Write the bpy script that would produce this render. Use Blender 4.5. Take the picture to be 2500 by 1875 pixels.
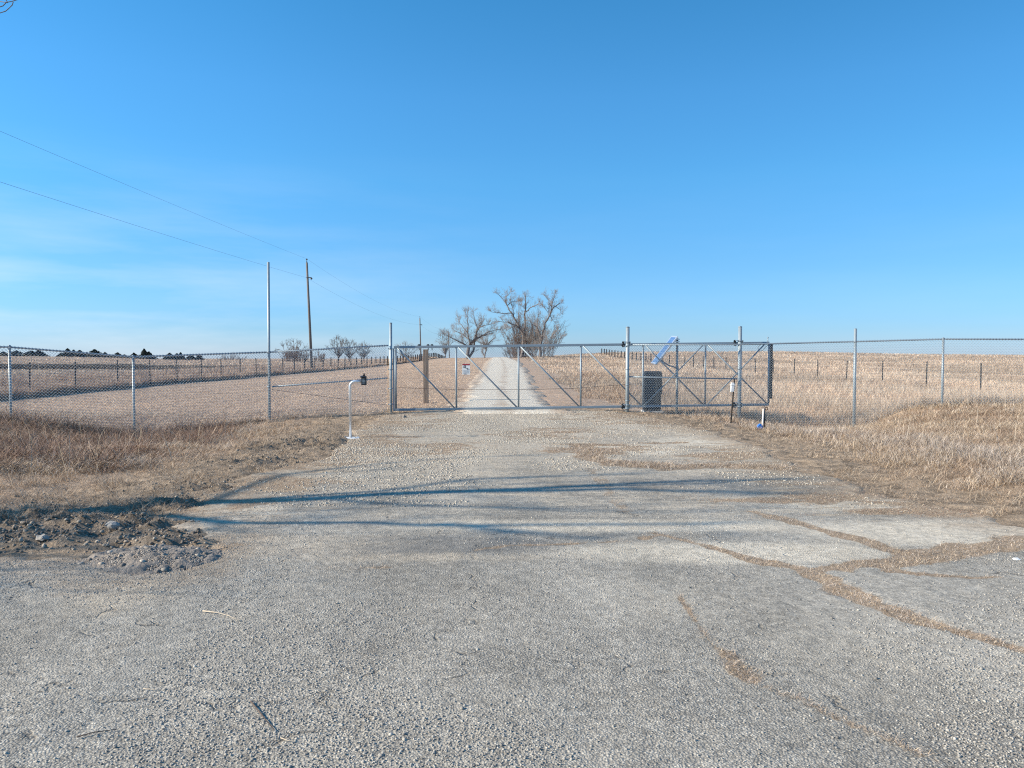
import bpy, bmesh, math, random
import numpy as np
from mathutils import Vector, Matrix
R = math.radians
rng = np.random.default_rng(7)
random.seed(5)
for o in list(bpy.data.objects): bpy.data.objects.remove(o)
scene = bpy.context.scene
COL = scene.collection

# ------------------------------------------------------------------ camera, sky, sun, exposure
F = 1879.0; PITCH = R(2.0); EYE = 1.6
cam = bpy.data.cameras.new('camera'); cam_o = bpy.data.objects.new('camera', cam); COL.objects.link(cam_o)
cam.sensor_width = 36.0; cam.sensor_fit = 'HORIZONTAL'; cam.lens = 36.0 * F / 2500.0
cam.clip_start = 0.05; cam.clip_end = 6000
cam_o.location = (0, 0, EYE); cam_o.rotation_euler = (R(90) - PITCH, 0, 0)
scene.camera = cam_o

SUN_EL = R(29.0); SH = R(12.0)               # shadows fall towards (cos SH, sin SH)
to_sun = Vector((-math.cos(SH)*math.cos(SUN_EL), -math.sin(SH)*math.cos(SUN_EL), math.sin(SUN_EL)))
w = bpy.data.worlds.new('World'); scene.world = w; w.use_nodes = True
nt = w.node_tree; bg = nt.nodes['Background']
sky = nt.nodes.new('ShaderNodeTexSky'); sky.sky_type = 'NISHITA'; sky.sun_disc = False
sky.sun_elevation = SUN_EL; sky.sun_rotation = math.atan2(to_sun.x, to_sun.y)
sky.air_density = 1.0; sky.dust_density = 0.35; sky.ozone_density = 2.2; sky.altitude = 400
# thin high cirrus low on the left, part of the real sky
tc = nt.nodes.new('ShaderNodeTexCoord'); mp = nt.nodes.new('ShaderNodeMapping'); mp.inputs['Scale'].default_value = (2.2, 2.2, 15)
nz = nt.nodes.new('ShaderNodeTexNoise'); nz.inputs['Scale'].default_value = 1.6; nz.inputs['Detail'].default_value = 6; nz.inputs['Roughness'].default_value = .55
cr = nt.nodes.new('ShaderNodeMapRange'); cr.inputs['From Min'].default_value = .40; cr.inputs['From Max'].default_value = .68
sx = nt.nodes.new('ShaderNodeSeparateXYZ')
lo = nt.nodes.new('ShaderNodeMapRange'); lo.inputs['From Min'].default_value = .25; lo.inputs['From Max'].default_value = .02
lf = nt.nodes.new('ShaderNodeMapRange'); lf.inputs['From Min'].default_value = .0; lf.inputs['From Max'].default_value = -.45; lf.inputs['To Min'].default_value = .12
m1 = nt.nodes.new('ShaderNodeMath'); m1.operation = 'MULTIPLY'; m2 = nt.nodes.new('ShaderNodeMath'); m2.operation = 'MULTIPLY'
m3 = nt.nodes.new('ShaderNodeMath'); m3.operation = 'MULTIPLY'; m3.inputs[1].default_value = .38
hs = nt.nodes.new('ShaderNodeHueSaturation'); hs.inputs['Saturation'].default_value = 1.12
mx = nt.nodes.new('ShaderNodeMix'); mx.data_type = 'RGBA'; mx.inputs[7].default_value = (5.6, 6.1, 6.5, 1)
L = nt.links.new
L(tc.outputs['Generated'], mp.inputs['Vector']); L(mp.outputs[0], nz.inputs['Vector']); L(nz.outputs[0], cr.inputs[0])
L(tc.outputs['Generated'], sx.inputs[0]); L(sx.outputs['Z'], lo.inputs[0]); L(sx.outputs['X'], lf.inputs[0])
L(cr.outputs[0], m1.inputs[0]); L(lo.outputs[0], m1.inputs[1]); L(m1.outputs[0], m2.inputs[0]); L(lf.outputs[0], m2.inputs[1]); L(m2.outputs[0], m3.inputs[0])
gn = nt.nodes.new('ShaderNodeValToRGB'); ge = gn.color_ramp.elements
gst = [(0, (.50, .70, 1.22)), (.08, (.42, .69, 1.13)), (.28, (.42, .79, 1.12)), (.52, (.40, .95, 1.25)), (.75, (.40, 1.02, 1.34)), (1, (.33, 1.02, 1.32))]
while len(ge) < len(gst): ge.new(.5)
for e_, (p_, c_) in zip(ge, gst): e_.position = p_; e_.color = (*[v*.5 for v in c_], 1)
gz_ = nt.nodes.new('ShaderNodeMapRange'); gz_.inputs['From Max'].default_value = .42; L(sx.outputs['Z'], gz_.inputs[0]); L(gz_.outputs[0], gn.inputs[0])
ex = nt.nodes.new('ShaderNodeMapRange'); ex.inputs['From Min'].default_value = -.3; ex.inputs['From Max'].default_value = .56; ex.inputs['To Min'].default_value = 2.0; ex.inputs['To Max'].default_value = 1.62; L(sx.outputs['X'], ex.inputs[0])
gm = nt.nodes.new('ShaderNodeVectorMath'); gm.operation = 'MULTIPLY'; gs = nt.nodes.new('ShaderNodeVectorMath'); gs.operation = 'SCALE'
L(sky.outputs[0], gm.inputs[0]); L(gn.outputs[0], gm.inputs[1]); L(gm.outputs[0], gs.inputs[0]); L(ex.outputs[0], gs.inputs['Scale'])
hs.inputs['Saturation'].default_value = 1.0
L(gs.outputs[0], hs.inputs['Color']); L(hs.outputs[0], mx.inputs[6]); L(m3.outputs[0], mx.inputs[0]); L(mx.outputs[2], bg.inputs['Color'])
bg.inputs['Strength'].default_value = 0.11

sl = bpy.data.lights.new('sun', 'SUN'); sl.energy = 5.0; sl.angle = R(0.53); sl.color = (1.0, .87, .69)
so = bpy.data.objects.new('sun', sl); COL.objects.link(so); so.rotation_euler = to_sun.to_track_quat('Z', 'Y').to_euler()
scene.view_settings.view_transform = 'Standard'; scene.view_settings.look = 'None'
scene.view_settings.exposure = 0.60; scene.view_settings.gamma = 1.0; scene.view_settings.use_curve_mapping = False

scene.render.engine = 'CYCLES'; scene.cycles.use_denoising = False; scene.cycles.filter_width = 1.15; scene.cycles.use_adaptive_sampling = False

# ------------------------------------------------------------------ helpers
def P(px, py, Y):                                   # photo pixel + depth -> world point
    a = (px-1250)/F; b = (937.5-py)/F
    c, s = math.cos(PITCH), math.sin(PITCH)
    t = Y/(c + b*s)
    return np.array([a*t, Y, EYE + t*(b*c - s)])
def G(px, py, z=0.0):                               # photo pixel on a level ground z -> world (x, y)
    a = (px-1250)/F; b = (937.5-py)/F
    c, s = math.cos(PITCH), math.sin(PITCH)
    t = (z-EYE)/(b*c - s)
    return np.array([a*t, t*(c + b*s)])

def _hash(ix, iy, seed):
    h = (ix.astype(np.int64)*374761393 + iy.astype(np.int64)*668265263 + seed*1442695041) & 0xffffffff
    h = ((h ^ (h >> 13))*1274126177) & 0xffffffff
    return ((h ^ (h >> 16)) & 0xffffff)/float(0xffffff)
def vn(x, y, seed=0):
    x = np.asarray(x, float); y = np.asarray(y, float)
    ix = np.floor(x); iy = np.floor(y); fx = x-ix; fy = y-iy
    fx = fx*fx*(3-2*fx); fy = fy*fy*(3-2*fy)
    a = _hash(ix, iy, seed); b = _hash(ix+1, iy, seed); c = _hash(ix, iy+1, seed); d = _hash(ix+1, iy+1, seed)
    return (a*(1-fx)+b*fx)*(1-fy) + (c*(1-fx)+d*fx)*fy
def fbm(x, y, seed=0, o=4):
    s = 0; a = .5; t = 0
    for k in range(o):
        s = s + a*vn(x*2**k, y*2**k, seed+k*17); t += a; a *= .5
    return s/t
def sstep(a, b, x):
    t = np.clip((x-a)/(b-a), 0, 1); return t*t*(3-2*t)

def seg_d(x, y, pts):                               # distance to a polyline and the parameter along it
    best = np.full(np.shape(x), 1e9); par = np.zeros(np.shape(x)); n = len(pts)-1
    for i in range(n):
        ax, ay = pts[i]; bx, by = pts[i+1]; dx, dy = bx-ax, by-ay
        t = np.clip(((x-ax)*dx+(y-ay)*dy)/(dx*dx+dy*dy+1e-12), 0, 1)
        d = np.hypot(x-ax-t*dx, y-ay-t*dy); m = d < best
        best = np.where(m, d, best); par = np.where(m, (i+t)/n, par)
    return best, par
def poly_sd(x, y, pts):                             # signed distance, positive inside
    ins = np.zeros(np.shape(x), bool); n = len(pts)
    for i in range(n):
        x1, y1 = pts[i]; x2, y2 = pts[(i+1) % n]
        c = ((y1 > y) != (y2 > y)) & (x < (x2-x1)*(y-y1)/((y2-y1)+1e-12)+x1)
        ins ^= c
    d, _ = seg_d(x, y, list(pts)+[pts[0]])
    return np.where(ins, d, -d)

def np_mesh(name, V, Q=None, T=None, mat=None, parent=None, attrs=None, smooth=False):
    V = np.asarray(V, np.float32).reshape(-1, 3)
    Q = np.zeros((0, 4), np.int32) if Q is None else np.asarray(Q, np.int32).reshape(-1, 4)
    T = np.zeros((0, 3), np.int32) if T is None else np.asarray(T, np.int32).reshape(-1, 3)
    me = bpy.data.meshes.new(name)
    me.vertices.add(len(V)); me.vertices.foreach_set('co', V.ravel())
    idx = np.concatenate([Q.ravel(), T.ravel()])
    me.loops.add(len(idx)); me.loops.foreach_set('vertex_index', idx)
    me.polygons.add(len(Q)+len(T))
    st = np.concatenate([np.arange(len(Q))*4, len(Q)*4+np.arange(len(T))*3]).astype(np.int32)
    me.polygons.foreach_set('loop_start', st)
    me.update(calc_edges=True)
    if smooth: me.polygons.foreach_set('use_smooth', np.ones(len(Q)+len(T), bool))
    for k, a in (attrs or {}).items():
        a = np.asarray(a, np.float32)
        if a.ndim == 1:
            at = me.attributes.new(k, 'FLOAT', 'POINT'); at.data.foreach_set('value', a)
        else:
            at = me.attributes.new(k, 'FLOAT_COLOR', 'POINT')
            at.data.foreach_set('color', np.concatenate([a, np.ones((len(a), 1), np.float32)], 1).ravel())
    me.validate()
    o = bpy.data.objects.new(name, me); COL.objects.link(o)
    if mat: me.materials.append(mat)
    if parent: o.parent = parent; o.matrix_parent_inverse = parent.matrix_world.inverted()
    return o
def tag(o, label, cat, group=None, kind=None):
    if label: o['label'] = label
    if cat: o['category'] = cat
    if group: o['group'] = group
    if kind: o['kind'] = kind
    return o
def thing(name, label, cat, loc, group=None):
    o = bpy.data.objects.new(name, None); COL.objects.link(o); o.location = tuple(float(v) for v in loc)
    o.empty_display_size = .2
    bpy.context.view_layer.update()
    return tag(o, label, cat, group)

def tubes(P0, P1, R0, R1, ns=4):                    # many unconnected tapered tubes
    P0 = np.asarray(P0, float); P1 = np.asarray(P1, float); n = len(P0)
    d = P1-P0; d /= np.linalg.norm(d, axis=1)[:, None]+1e-12
    up = np.where(np.abs(d[:, 2:3]) > .9, np.array([[1., 0, 0]]), np.array([[0, 0, 1.]]))
    a = np.cross(d, up); a /= np.linalg.norm(a, axis=1)[:, None]; b = np.cross(d, a)
    th = np.arange(ns)*2*math.pi/ns
    ring = a[:, None]*np.cos(th)[None, :, None] + b[:, None]*np.sin(th)[None, :, None]
    R0 = np.broadcast_to(R0, (n,)); R1 = np.broadcast_to(R1, (n,))
    V = np.concatenate([P0[:, None]+ring*R0[:, None, None], P1[:, None]+ring*R1[:, None, None]], 1)
    k = np.arange(ns); q = np.stack([k, (k+1) % ns, (k+1) % ns+ns, k+ns], 1)
    Q = (np.arange(n)*2*ns)[:, None, None]+q[None]
    return V.reshape(-1, 3), Q.reshape(-1, 4)

class MB:                                           # shapes collected into ONE mesh object
    def __init__(s): s.bm = bmesh.new()
    def path(s, pts, r, ns=12, cap=True):
        pts = [Vector(tuple(float(c) for c in p)) for p in pts]; n = len(pts)
        rs = r if hasattr(r, '__len__') else [r]*n
        rings = []; prev = None
        for i, p in enumerate(pts):
            d = (pts[min(i+1, n-1)]-pts[max(i-1, 0)]).normalized()
            if prev is None:
                a = d.cross(Vector((0, 1, 0)) if abs(d.y) < .9 else Vector((1, 0, 0))).normalized()
            else:
                a = (prev - d*prev.dot(d)).normalized()
            prev = a; b = d.cross(a)
            rings.append([s.bm.verts.new(p+(a*math.cos(t)+b*math.sin(t))*rs[i]) for t in [2*math.pi*k/ns for k in range(ns)]])
        for i in range(n-1):
            for k in range(ns):
                f = s.bm.faces.new((rings[i][k], rings[i][(k+1) % ns], rings[i+1][(k+1) % ns], rings[i+1][k])); f.smooth = True
        if cap:
            s.bm.faces.new(rings[0][::-1]); s.bm.faces.new(rings[-1])
        return s
    def box(s, c, size, rot=None, bev=0.0):
        g = bmesh.ops.create_cube(s.bm, size=1.0)['verts']
        M = Matrix.Translation(Vector([float(v) for v in c])) @ (rot.to_4x4() if rot else Matrix.Identity(4)) @ Matrix.Diagonal((*size, 1))
        bmesh.ops.transform(s.bm, matrix=M, verts=g)
        if bev:
            e = list({e for v in g for e in v.link_edges})
            bmesh.ops.bevel(s.bm, geom=e, offset=bev, segments=2, affect='EDGES', profile=.6)
        return s
    def ball(s, c, r, sc=(1, 1, 1), sub=2):
        g = bmesh.ops.create_icosphere(s.bm, subdivisions=sub, radius=r)['verts']
        bmesh.ops.transform(s.bm, matrix=Matrix.Translation(Vector([float(v) for v in c])) @ Matrix.Diagonal((*sc, 1)), verts=g)
        for v in g:
            for f in v.link_faces: f.smooth = True
        return s
    def build(s, name, mat, parent=None):
        bmesh.ops.recalc_face_normals(s.bm, faces=s.bm.faces)
        me = bpy.data.meshes.new(name); s.bm.to_mesh(me); s.bm.free(); me.materials.append(mat)
        o = bpy.data.objects.new(name, me); COL.objects.link(o)
        if parent: o.parent = parent; o.matrix_parent_inverse = parent.matrix_world.inverted()
        return o

# ------------------------------------------------------------------ materials
def mat(name):
    m = bpy.data.materials.new(name); m.use_nodes = True
    return m, m.node_tree, m.node_tree.nodes['Principled BSDF']
def nd(nt, t, **kw):
    n = nt.nodes.new(t)
    for k, v in kw.items(): setattr(n, k, v)
    return n
def noise(nt, scale, detail=4, rough=.55, vec=None):
    n = nd(nt, 'ShaderNodeTexNoise'); n.inputs['Scale'].default_value = scale; n.inputs['Detail'].default_value = detail; n.inputs['Roughness'].default_value = rough
    if vec: nt.links.new(vec, n.inputs['Vector'])
    return n.outputs[0]
def mrange(nt, x, a, b, c=0., d=1., smooth=False):
    n = nd(nt, 'ShaderNodeMapRange'); nt.links.new(x, n.inputs[0])
    if smooth: n.interpolation_type = 'SMOOTHSTEP'
    for i, v in enumerate((a, b, c, d)): n.inputs[i+1].default_value = v
    return n.outputs[0]
def mth(nt, op, a, b=None):
    n = nd(nt, 'ShaderNodeMath', operation=op)
    for i, v in enumerate((a, b)):
        if v is None: continue
        if isinstance(v, (int, float)): n.inputs[i].default_value = v
        else: nt.links.new(v, n.inputs[i])
    return n.outputs[0]
def mixc(nt, f, a, b, mode='MIX'):
    n = nd(nt, 'ShaderNodeMix', data_type='RGBA', blend_type=mode)
    for i, v in ((0, f), (6, a), (7, b)):
        if isinstance(v, (int, float)): n.inputs[i].default_value = v
        elif isinstance(v, tuple): n.inputs[i].default_value = (*v, 1)
        else: nt.links.new(v, n.inputs[i])
    return n.outputs[2]
def ramp(nt, x, stops):
    n = nd(nt, 'ShaderNodeValToRGB'); nt.links.new(x, n.inputs[0]); e = n.color_ramp.elements
    while len(e) < len(stops): e.new(.5)
    for i, (p, c) in enumerate(stops): e[i].position = p; e[i].color = (*c, 1)
    return n.outputs[0]
def obj_pos(nt): return nd(nt, 'ShaderNodeNewGeometry').outputs['Position']
def bump(nt, h, dist, strength=1.0, prev=None):
    n = nd(nt, 'ShaderNodeBump'); n.inputs['Strength'].default_value = strength; n.inputs['Distance'].default_value = dist
    nt.links.new(h, n.inputs['Height'])
    if prev: nt.links.new(prev, n.inputs['Normal'])
    return n.outputs[0]
def simple(name, c, rough=.6, metal=0., var=.15, scale=20., bd=0.0):
    m, nt, b = mat(name); g = obj_pos(nt)
    n = noise(nt, scale, 5, .6, g)
    col = mixc(nt, n, tuple(v*(1-var) for v in c), tuple(min(1, v*(1+var)) for v in c))
    nt.links.new(col, b.inputs['Base Color'])
    b.inputs['Metallic'].default_value = metal
    nt.links.new(mrange(nt, n, 0, 1, max(.02, rough-.1), min(1, rough+.1)), b.inputs['Roughness'])
    if bd: nt.links.new(bump(nt, n, bd), b.inputs['Normal'])
    return m

M = {}
M['galv'] = simple('galvanised_steel', (.25, .31, .355), .52, .35, .22, 35)
M['galv_post'] = simple('galvanised_post', (.33, .39, .42), .50, .35, .14, 14)
M['wire'] = simple('mesh_wire', (.72, .74, .75), .42, .4, .1, 8)
M['wire_dim'] = simple('mesh_wire_dull', (.46, .52, .56), .5, .3, .1, 8)
M['black'] = simple('black_plastic', (.010, .011, .013), .5, 0, .3, 20)
M['cab'] = simple('cabinet_plastic', (.006, .010, .016), .6, 0, .25, 6, .002)
M['cab'].node_tree.nodes['Principled BSDF'].inputs['Specular IOR Level'].default_value = .15
M['tpost'] = simple('t_post_paint', (.016, .014, .013), .75, 0, .5, 30)
M['rust'] = simple('rusty_wire', (.09, .055, .04), .7, .4, .4, 60)
M['wood'] = None
M['white'] = simple('white_paint', (.74, .75, .74), .5, 0, .06, 30)
M['conc'] = simple('concrete', (.52, .51, .48), .9, 0, .12, 25, .004)
M['pvc'] = simple('aged_pvc', (.66, .60, .54), .5, 0, .12, 30)
M['blue'] = simple('blue_plastic', (.01, .17, .55), .35, 0, .1, 30)
M['red'] = simple('sign_red', (.34, .03, .04), .4, 0, .08, 40)
M['cable'] = simple('line_cable', (.06, .065, .07), .5, .3, .1, 5)
M['alu'] = simple('aluminium', (.78, .80, .82), .32, .7, .06, 20)
m, nt, b = mat('weathered_timber'); g = obj_pos(nt)
mp_ = nd(nt, 'ShaderNodeMapping'); mp_.inputs['Scale'].default_value = (45, 45, 3); nt.links.new(g, mp_.inputs[0])
n1 = noise(nt, 1.0, 6, .6, mp_.outputs[0])
nt.links.new(ramp(nt, n1, [(.25, (.09, .06, .04)), (.5, (.23, .165, .115)), (.8, (.38, .29, .21))]), b.inputs['Base Color'])
b.inputs['Roughness'].default_value = .85; nt.links.new(bump(nt, n1, .01), b.inputs['Normal']); M['wood'] = m
m, nt, b = mat('solar_glass'); g = obj_pos(nt)
br = nd(nt, 'ShaderNodeTexBrick'); br.offset = 0; br.inputs['Color1'].default_value = (.07, .14, .30, 1); br.inputs['Color2'].default_value = (.09, .17, .34, 1)
br.inputs['Mortar'].default_value = (.35, .40, .45, 1); br.inputs['Scale'].default_value = 8; br.inputs['Mortar Size'].default_value = .012; br.inputs['Brick Width'].default_value = 1; br.inputs['Row Height'].default_value = 1
nt.links.new(nd(nt, 'ShaderNodeTexCoord').outputs['Object'], br.inputs['Vector'])
nt.links.new(br.outputs[0], b.inputs['Base Color']); b.inputs['Roughness'].default_value = .2; M['solar'] = m
def bark(name, c1, c2):
    m, nt, b = mat(name); n = noise(nt, 3, 5, .6, obj_pos(nt))
    nt.links.new(mixc(nt, n, c1, c2), b.inputs['Base Color']); b.inputs['Roughness'].default_value = .9
    return m
M['bark'] = bark('bark', (.10, .088, .082), (.22, .19, .175))
M['polewood'] = bark('pole_wood', (.12, .105, .095), (.22, .195, .175))
M['twig'] = bark('twigs', (.24, .205, .185), (.40, .35, .315))
M['bark_red'] = bark('bark_reddish', (.10, .07, .06), (.23, .17, .14))
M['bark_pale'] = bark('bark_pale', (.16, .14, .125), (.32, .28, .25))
m, nt, b = mat('dry_blades'); a = nd(nt, 'ShaderNodeAttribute', attribute_name='col')
nt.links.new(a.outputs['Color'], b.inputs['Base Color']); b.inputs['Roughness'].default_value = .75
if 'Specular IOR Level' in b.inputs: b.inputs['Specular IOR Level'].default_value = .15
M['blade'] = m
m, nt, b = mat('loose_stones'); a = nd(nt, 'ShaderNodeAttribute', attribute_name='col')
nt.links.new(a.outputs['Color'], b.inputs['Base Color']); b.inputs['Roughness'].default_value = .9; M['stone'] = m

# ------------------------------------------------------------------ the lie of the land
ctrl = [(0,0,0),(6,0,0),(-6,0,0),(0,3,0),(4,3,0),(-4,3,0),(9,3,0),(-9,3,0),(0,8,0),(4,8,0),(-4,8,0),(0,13,0),(3,13,0),(-3,13,0),(0,18,0),(3,18,0),(-3,18,0),
 (-3.5,22,0),(0,22,.0),(3.4,22.3,0),(0,26,.03),(-5.5,10.8,0),(-6.1,9.2,0),(-4.6,13.2,0),(-5.0,16.5,-.02),
 (-6.5,20.6,-.08),(-9.5,19.2,-.36),(-11.85,18.15,.10),(-7.3,16.1,-.34),(-8.3,17.8,-.40),(-8.6,15.3,-.22),(-11.5,16.6,.08),(-9.6,14.4,-.08),(-14,12,.1),(-10,7,.05),(-16,17.5,.15),
 (-20,25,-.1),(-12,24.5,-.12),(-8.5,27,-.04),(-20.5,32.6,-.15),(-5,25,0),
 (5,17,-.03),(5.7,19.8,-.10),(6.2,19.2,-.24),(6.7,22.3,-.27),(9.6,21.5,-.48),(8.6,20.6,-.42),(11.66,20.8,.26),(10.6,21.1,.05),(15,19.5,.36),(13.5,17,.36),(10.4,18.4,.12),(9.2,15,.16),(6.6,10,.16),(5.3,9.8,.03),(5.7,15.4,-.06),(7.6,17.3,-.12),
 (9,11,.22),(12,12,.35),(12,24,-.1),(8,25,-.3),(20,30,-.1),(4.5,26,-.08),(20,15,.4),(2,28,.02),(0,34,.08),(-20,34,-.15),(20,34,-.1),(30,20,.3),(-30,20,0),(-30,5,0),(30,5,.1)]
C_ = np.array(ctrl, float)
def _ker(r): return -np.sqrt(r*r+.6)
_K = _ker(np.hypot(C_[:, None, 0]-C_[None, :, 0], C_[:, None, 1]-C_[None, :, 1]))
_A = np.block([[_K - np.eye(len(C_))*.01, np.ones((len(C_), 1))], [np.ones((1, len(C_))), np.zeros((1, 1))]])
_W = np.linalg.solve(_A, np.append(C_[:, 2], 0))
def near_h(x, y):
    h = np.full(np.shape(x), _W[-1])
    for i in range(len(C_)): h = h + _W[i]*_ker(np.hypot(x-C_[i, 0], y-C_[i, 1]))
    return h
def far_h(x, y):
    yy = np.maximum(y, 1.0); u = x/yy*F
    yh = np.interp(u, [-1400, -1250, -1000, -850, -600, -350, -150, 0, 150, 300, 650, 950, 1250, 1400], [866, 868, 871, 878, 878, 879, 874, 873, 864, 860, 858.5, 865, 868, 869])
    Yc = np.interp(u, [-400, -150, 60, 300], [235, 200, 175, 200])
    zc = EYE + (872-yh)/F*Yc
    t = np.clip((y-34)/(Yc-34), 0, None); s = np.where(t < 1, np.clip(t, 0, 1)**2, 1.0)
    s = np.where(t < 1, s*(1-sstep(.93, 1, t)*0), s)
    side = -.06+(zc+.06)*s
    road = np.interp(y, [30, 40, 60, 90, 150, 175], [.03, .12, .48, .95, 1.45, 1.5])
    wgt = np.exp(-((x+.4)/9.0)**2/2)
    h = side*(1-wgt)+road*wgt
    return np.where(y > Yc, h - np.minimum((y-Yc)*.03, 9), h)
def terrain(x, y, rough=True):
    x = np.asarray(x, float); y = np.asarray(y, float)
    k = sstep(26, 44, y)
    xs = np.clip(x, -30, 30)
    h = near_h(xs, np.clip(y, -4, 45))*(1-k) + far_h(x, y)*k
    if rough:
        grass = 1-sstep(-.25, .1, apron_sd(x, y))
        nearz = 1-sstep(28, 45, y)
        h = h + grass*nearz*((fbm(x*1.3, y*1.3, 3)-.5)*.09+(fbm(x*6, y*6, 9, 3)-.5)*.05)
        d = clod_mask(x, y)
        h = h + d*(np.maximum(fbm(x*6.5, y*7, 21, 5)-.42, 0)*.27+np.maximum(fbm(x*2.1, y*2.6, 22, 2)-.5, 0)*.12)
    return h
g2 = lambda *a: [tuple(G(px, py)) for px, py in a]
apron = [(-30, 6.1)] + g2((-300, 1364), (0, 1366), (150, 1368), (260, 1376), (330, 1402), (430, 1394), (510, 1352), (478, 1312), (450, 1262), (520, 1215), (610, 1172), (720, 1142), (795, 1118), (835, 1085), (880, 1050), (925, 1022), (985, 1009),
   (1100, 1000), (1300, 1000), (1480, 1006), (1600, 1024), (1700, 1047), (1800, 1075), (1870, 1100), (1930, 1135), (2000, 1165), (2080, 1197), (2160, 1220), (2260, 1238), (2360, 1262), (2450, 1290), (2600, 1310)) + [(30, 6.6), (30, -8), (-30, -8)]
def apron_sd(x, y):
    s = poly_sd(x, y, apron)
    return s + (fbm(x*1.6, y*1.6, 40, 4)-.5)*.7*sstep(4.5, 7, y) + (fbm(x*7, y*7, 41, 3)-.5)*.18
def clod_mask(x, y):                                # churned dirt beside the pavement
    m = np.zeros(np.shape(x))
    for px, py, rx, ry in ((60, 1290, 1.7, .95), (250, 1290, 1.3, .8), (420, 1335, .55, .45), (700, 1085, .9, 1.1), (790, 1085, .8, 1.2), (640, 1130, .8, .6), (520, 1190, .6, .4), (450, 1230, .6, .4)):
        c = G(px, py); m = np.maximum(m, np.exp(-(((x-c[0])/rx)**2+((y-c[1])/ry)**2)))
    return m*(1-sstep(-.1, .25, poly_sd(x, y, apron)))
def road_edges(y):
    yy = np.array([20, 24.6, 34, 60, 100, 150, 190]); l = np.array([-1.6, -1.75, -1.95, -2.3, -3.2, -4.0, -4.4]); r = np.array([1.6, 1.15, 1.1, 1.2, .9, -.6, -1.6])
    return np.interp(y, yy, l), np.interp(y, yy, r)
def road_sd(x, y):
    l, r = road_edges(y)
    d = np.minimum(x-l, r-x)
    d = d + (fbm(x*1.7, y*1.3, 60, 5)-.5)*1.3
    return np.minimum(d, (y-21.2))

def axis_lines(a, b, step, lo, hi, grow=1.09):
    core = np.arange(a, b+step/2, step); L_ = []; s = step; v = a
    while v > lo: s *= grow; v -= s; L_.append(v)
    R_ = []; s = step; v = b
    while v < hi: s *= grow; v += s; R_.append(v)
    return np.array(L_[::-1]+list(core)+R_)
def grid_mesh(xs, ys, zf, keep=None):
    X, Y = np.meshgrid(xs, ys); Z = zf(X, Y)
    nx, ny = len(xs), len(ys)
    idx = np.arange(nx*ny).reshape(ny, nx)
    Q = np.stack([idx[:-1, :-1], idx[:-1, 1:], idx[1:, 1:], idx[1:, :-1]], -1)
    if keep is not None:
        k = keep(X, Y); kk = k[:-1, :-1] | k[:-1, 1:] | k[1:, 1:] | k[1:, :-1]; Q = Q[kk]
    Q = Q.reshape(-1, 4)
    V = np.stack([X, Y, Z], -1).reshape(-1, 3)
    u, inv = np.unique(Q, return_inverse=True)
    return V[u], inv.reshape(-1, 4)

# ---- ground sheet
xs = axis_lines(-11, 13, .055, -2500, 2500, 1.10); ys = axis_lines(3, 24, .055, -60, 5000, 1.07)
V, Q = grid_mesh(xs, ys, terrain)
x, y = V[:, 0], V[:, 1]
sd = poly_sd(x, y, apron)
clod = clod_mask(x, y)
verge = 1-sstep(-2.6, -1.0, sd + (fbm(x*.8, y*.8, 70)-.5)*1.2)         # 1 = wild growth, 0 = bare verge by the pavement
strip = np.exp(-((x+20.8)/2.4)**2)*sstep(24, 30, y)
mown = sstep(-18.6, -17.2, x)*sstep(23, 26, y - .45*(x+3.5)*0)*(1-sstep(1.5, 3.0, x+ (fbm(x*.5, y*.1, 71)-.5)*2))
m, nt, b = mat('dry_ground'); g = obj_pos(nt)
A = lambda n: nd(nt, 'ShaderNodeAttribute', attribute_name=n).outputs['Fac']
n_big = noise(nt, .35, 5, .6, g); n_mid = noise(nt, 3.5, 6, .65, g); n_fine = noise(nt, 45, 4, .7, g)
mps = nd(nt, 'ShaderNodeMapping'); mps.inputs['Scale'].default_value = (1.0, .25, 1); nt.links.new(g, mps.inputs[0])
n_row = noise(nt, 1.6, 5, .7, mps.outputs[0])
soil = ramp(nt, n_mid, [(.25, (.085, .066, .050)), (.5, (.17, .132, .098)), (.75, (.27, .215, .155))])
soil = mixc(nt, mrange(nt, n_fine, .3, .7), soil, mixc(nt, .5, soil, (.34, .27, .19)), 'MIX')
straw = ramp(nt, n_fine, [(.25, (.24, .175, .12)), (.5, (.42, .32, .225)), (.75, (.56, .45, .33))])
field = mixc(nt, mrange(nt, n_row, .3, .75), (.56, .39, .265), (.68, .495, .35))
field = mixc(nt, mrange(nt, n_big, .42, .62, 0, .6), field, (.44, .33, .25))
field = mixc(nt, mrange(nt, n_fine, .25, .8), mixc(nt, .5, field, (.20, .14, .10)), field)
wild = mixc(nt, mrange(nt, n_big, .35, .65), (.42, .30, .215), (.56, .43, .31))
wild = mixc(nt, mrange(nt, n_mid, .3, .7), mixc(nt, .45, wild, (.16, .11, .085)), wild)
col = mixc(nt, mrange(nt, n_mid, .35, .62), soil, straw)
col = mixc(nt, A('verge'), col, wild)
col = mixc(nt, A('mown'), col, field)
col = mixc(nt, mth(nt, 'MULTIPLY', A('clod'), mrange(nt, n_mid, .25, .6)), col, ramp(nt, n_fine, [(.2, (.12, .095, .072)), (.5, (.24, .195, .15)), (.8, (.38, .32, .25))]))
n_g = noise(nt, 9, 4, .8, g); gm_ = nd(nt, 'ShaderNodeVectorMath'); gm_.operation = 'SCALE'; nt.links.new(col, gm_.inputs[0])
nt.links.new(mrange(nt, n_g, .32, .68, .78, 1.22), gm_.inputs['Scale']); col = gm_.outputs[0]
nt.links.new(col, b.inputs['Base Color']); b.inputs['Roughness'].default_value = .95
b.inputs['Specular IOR Level'].default_value = .1
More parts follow.
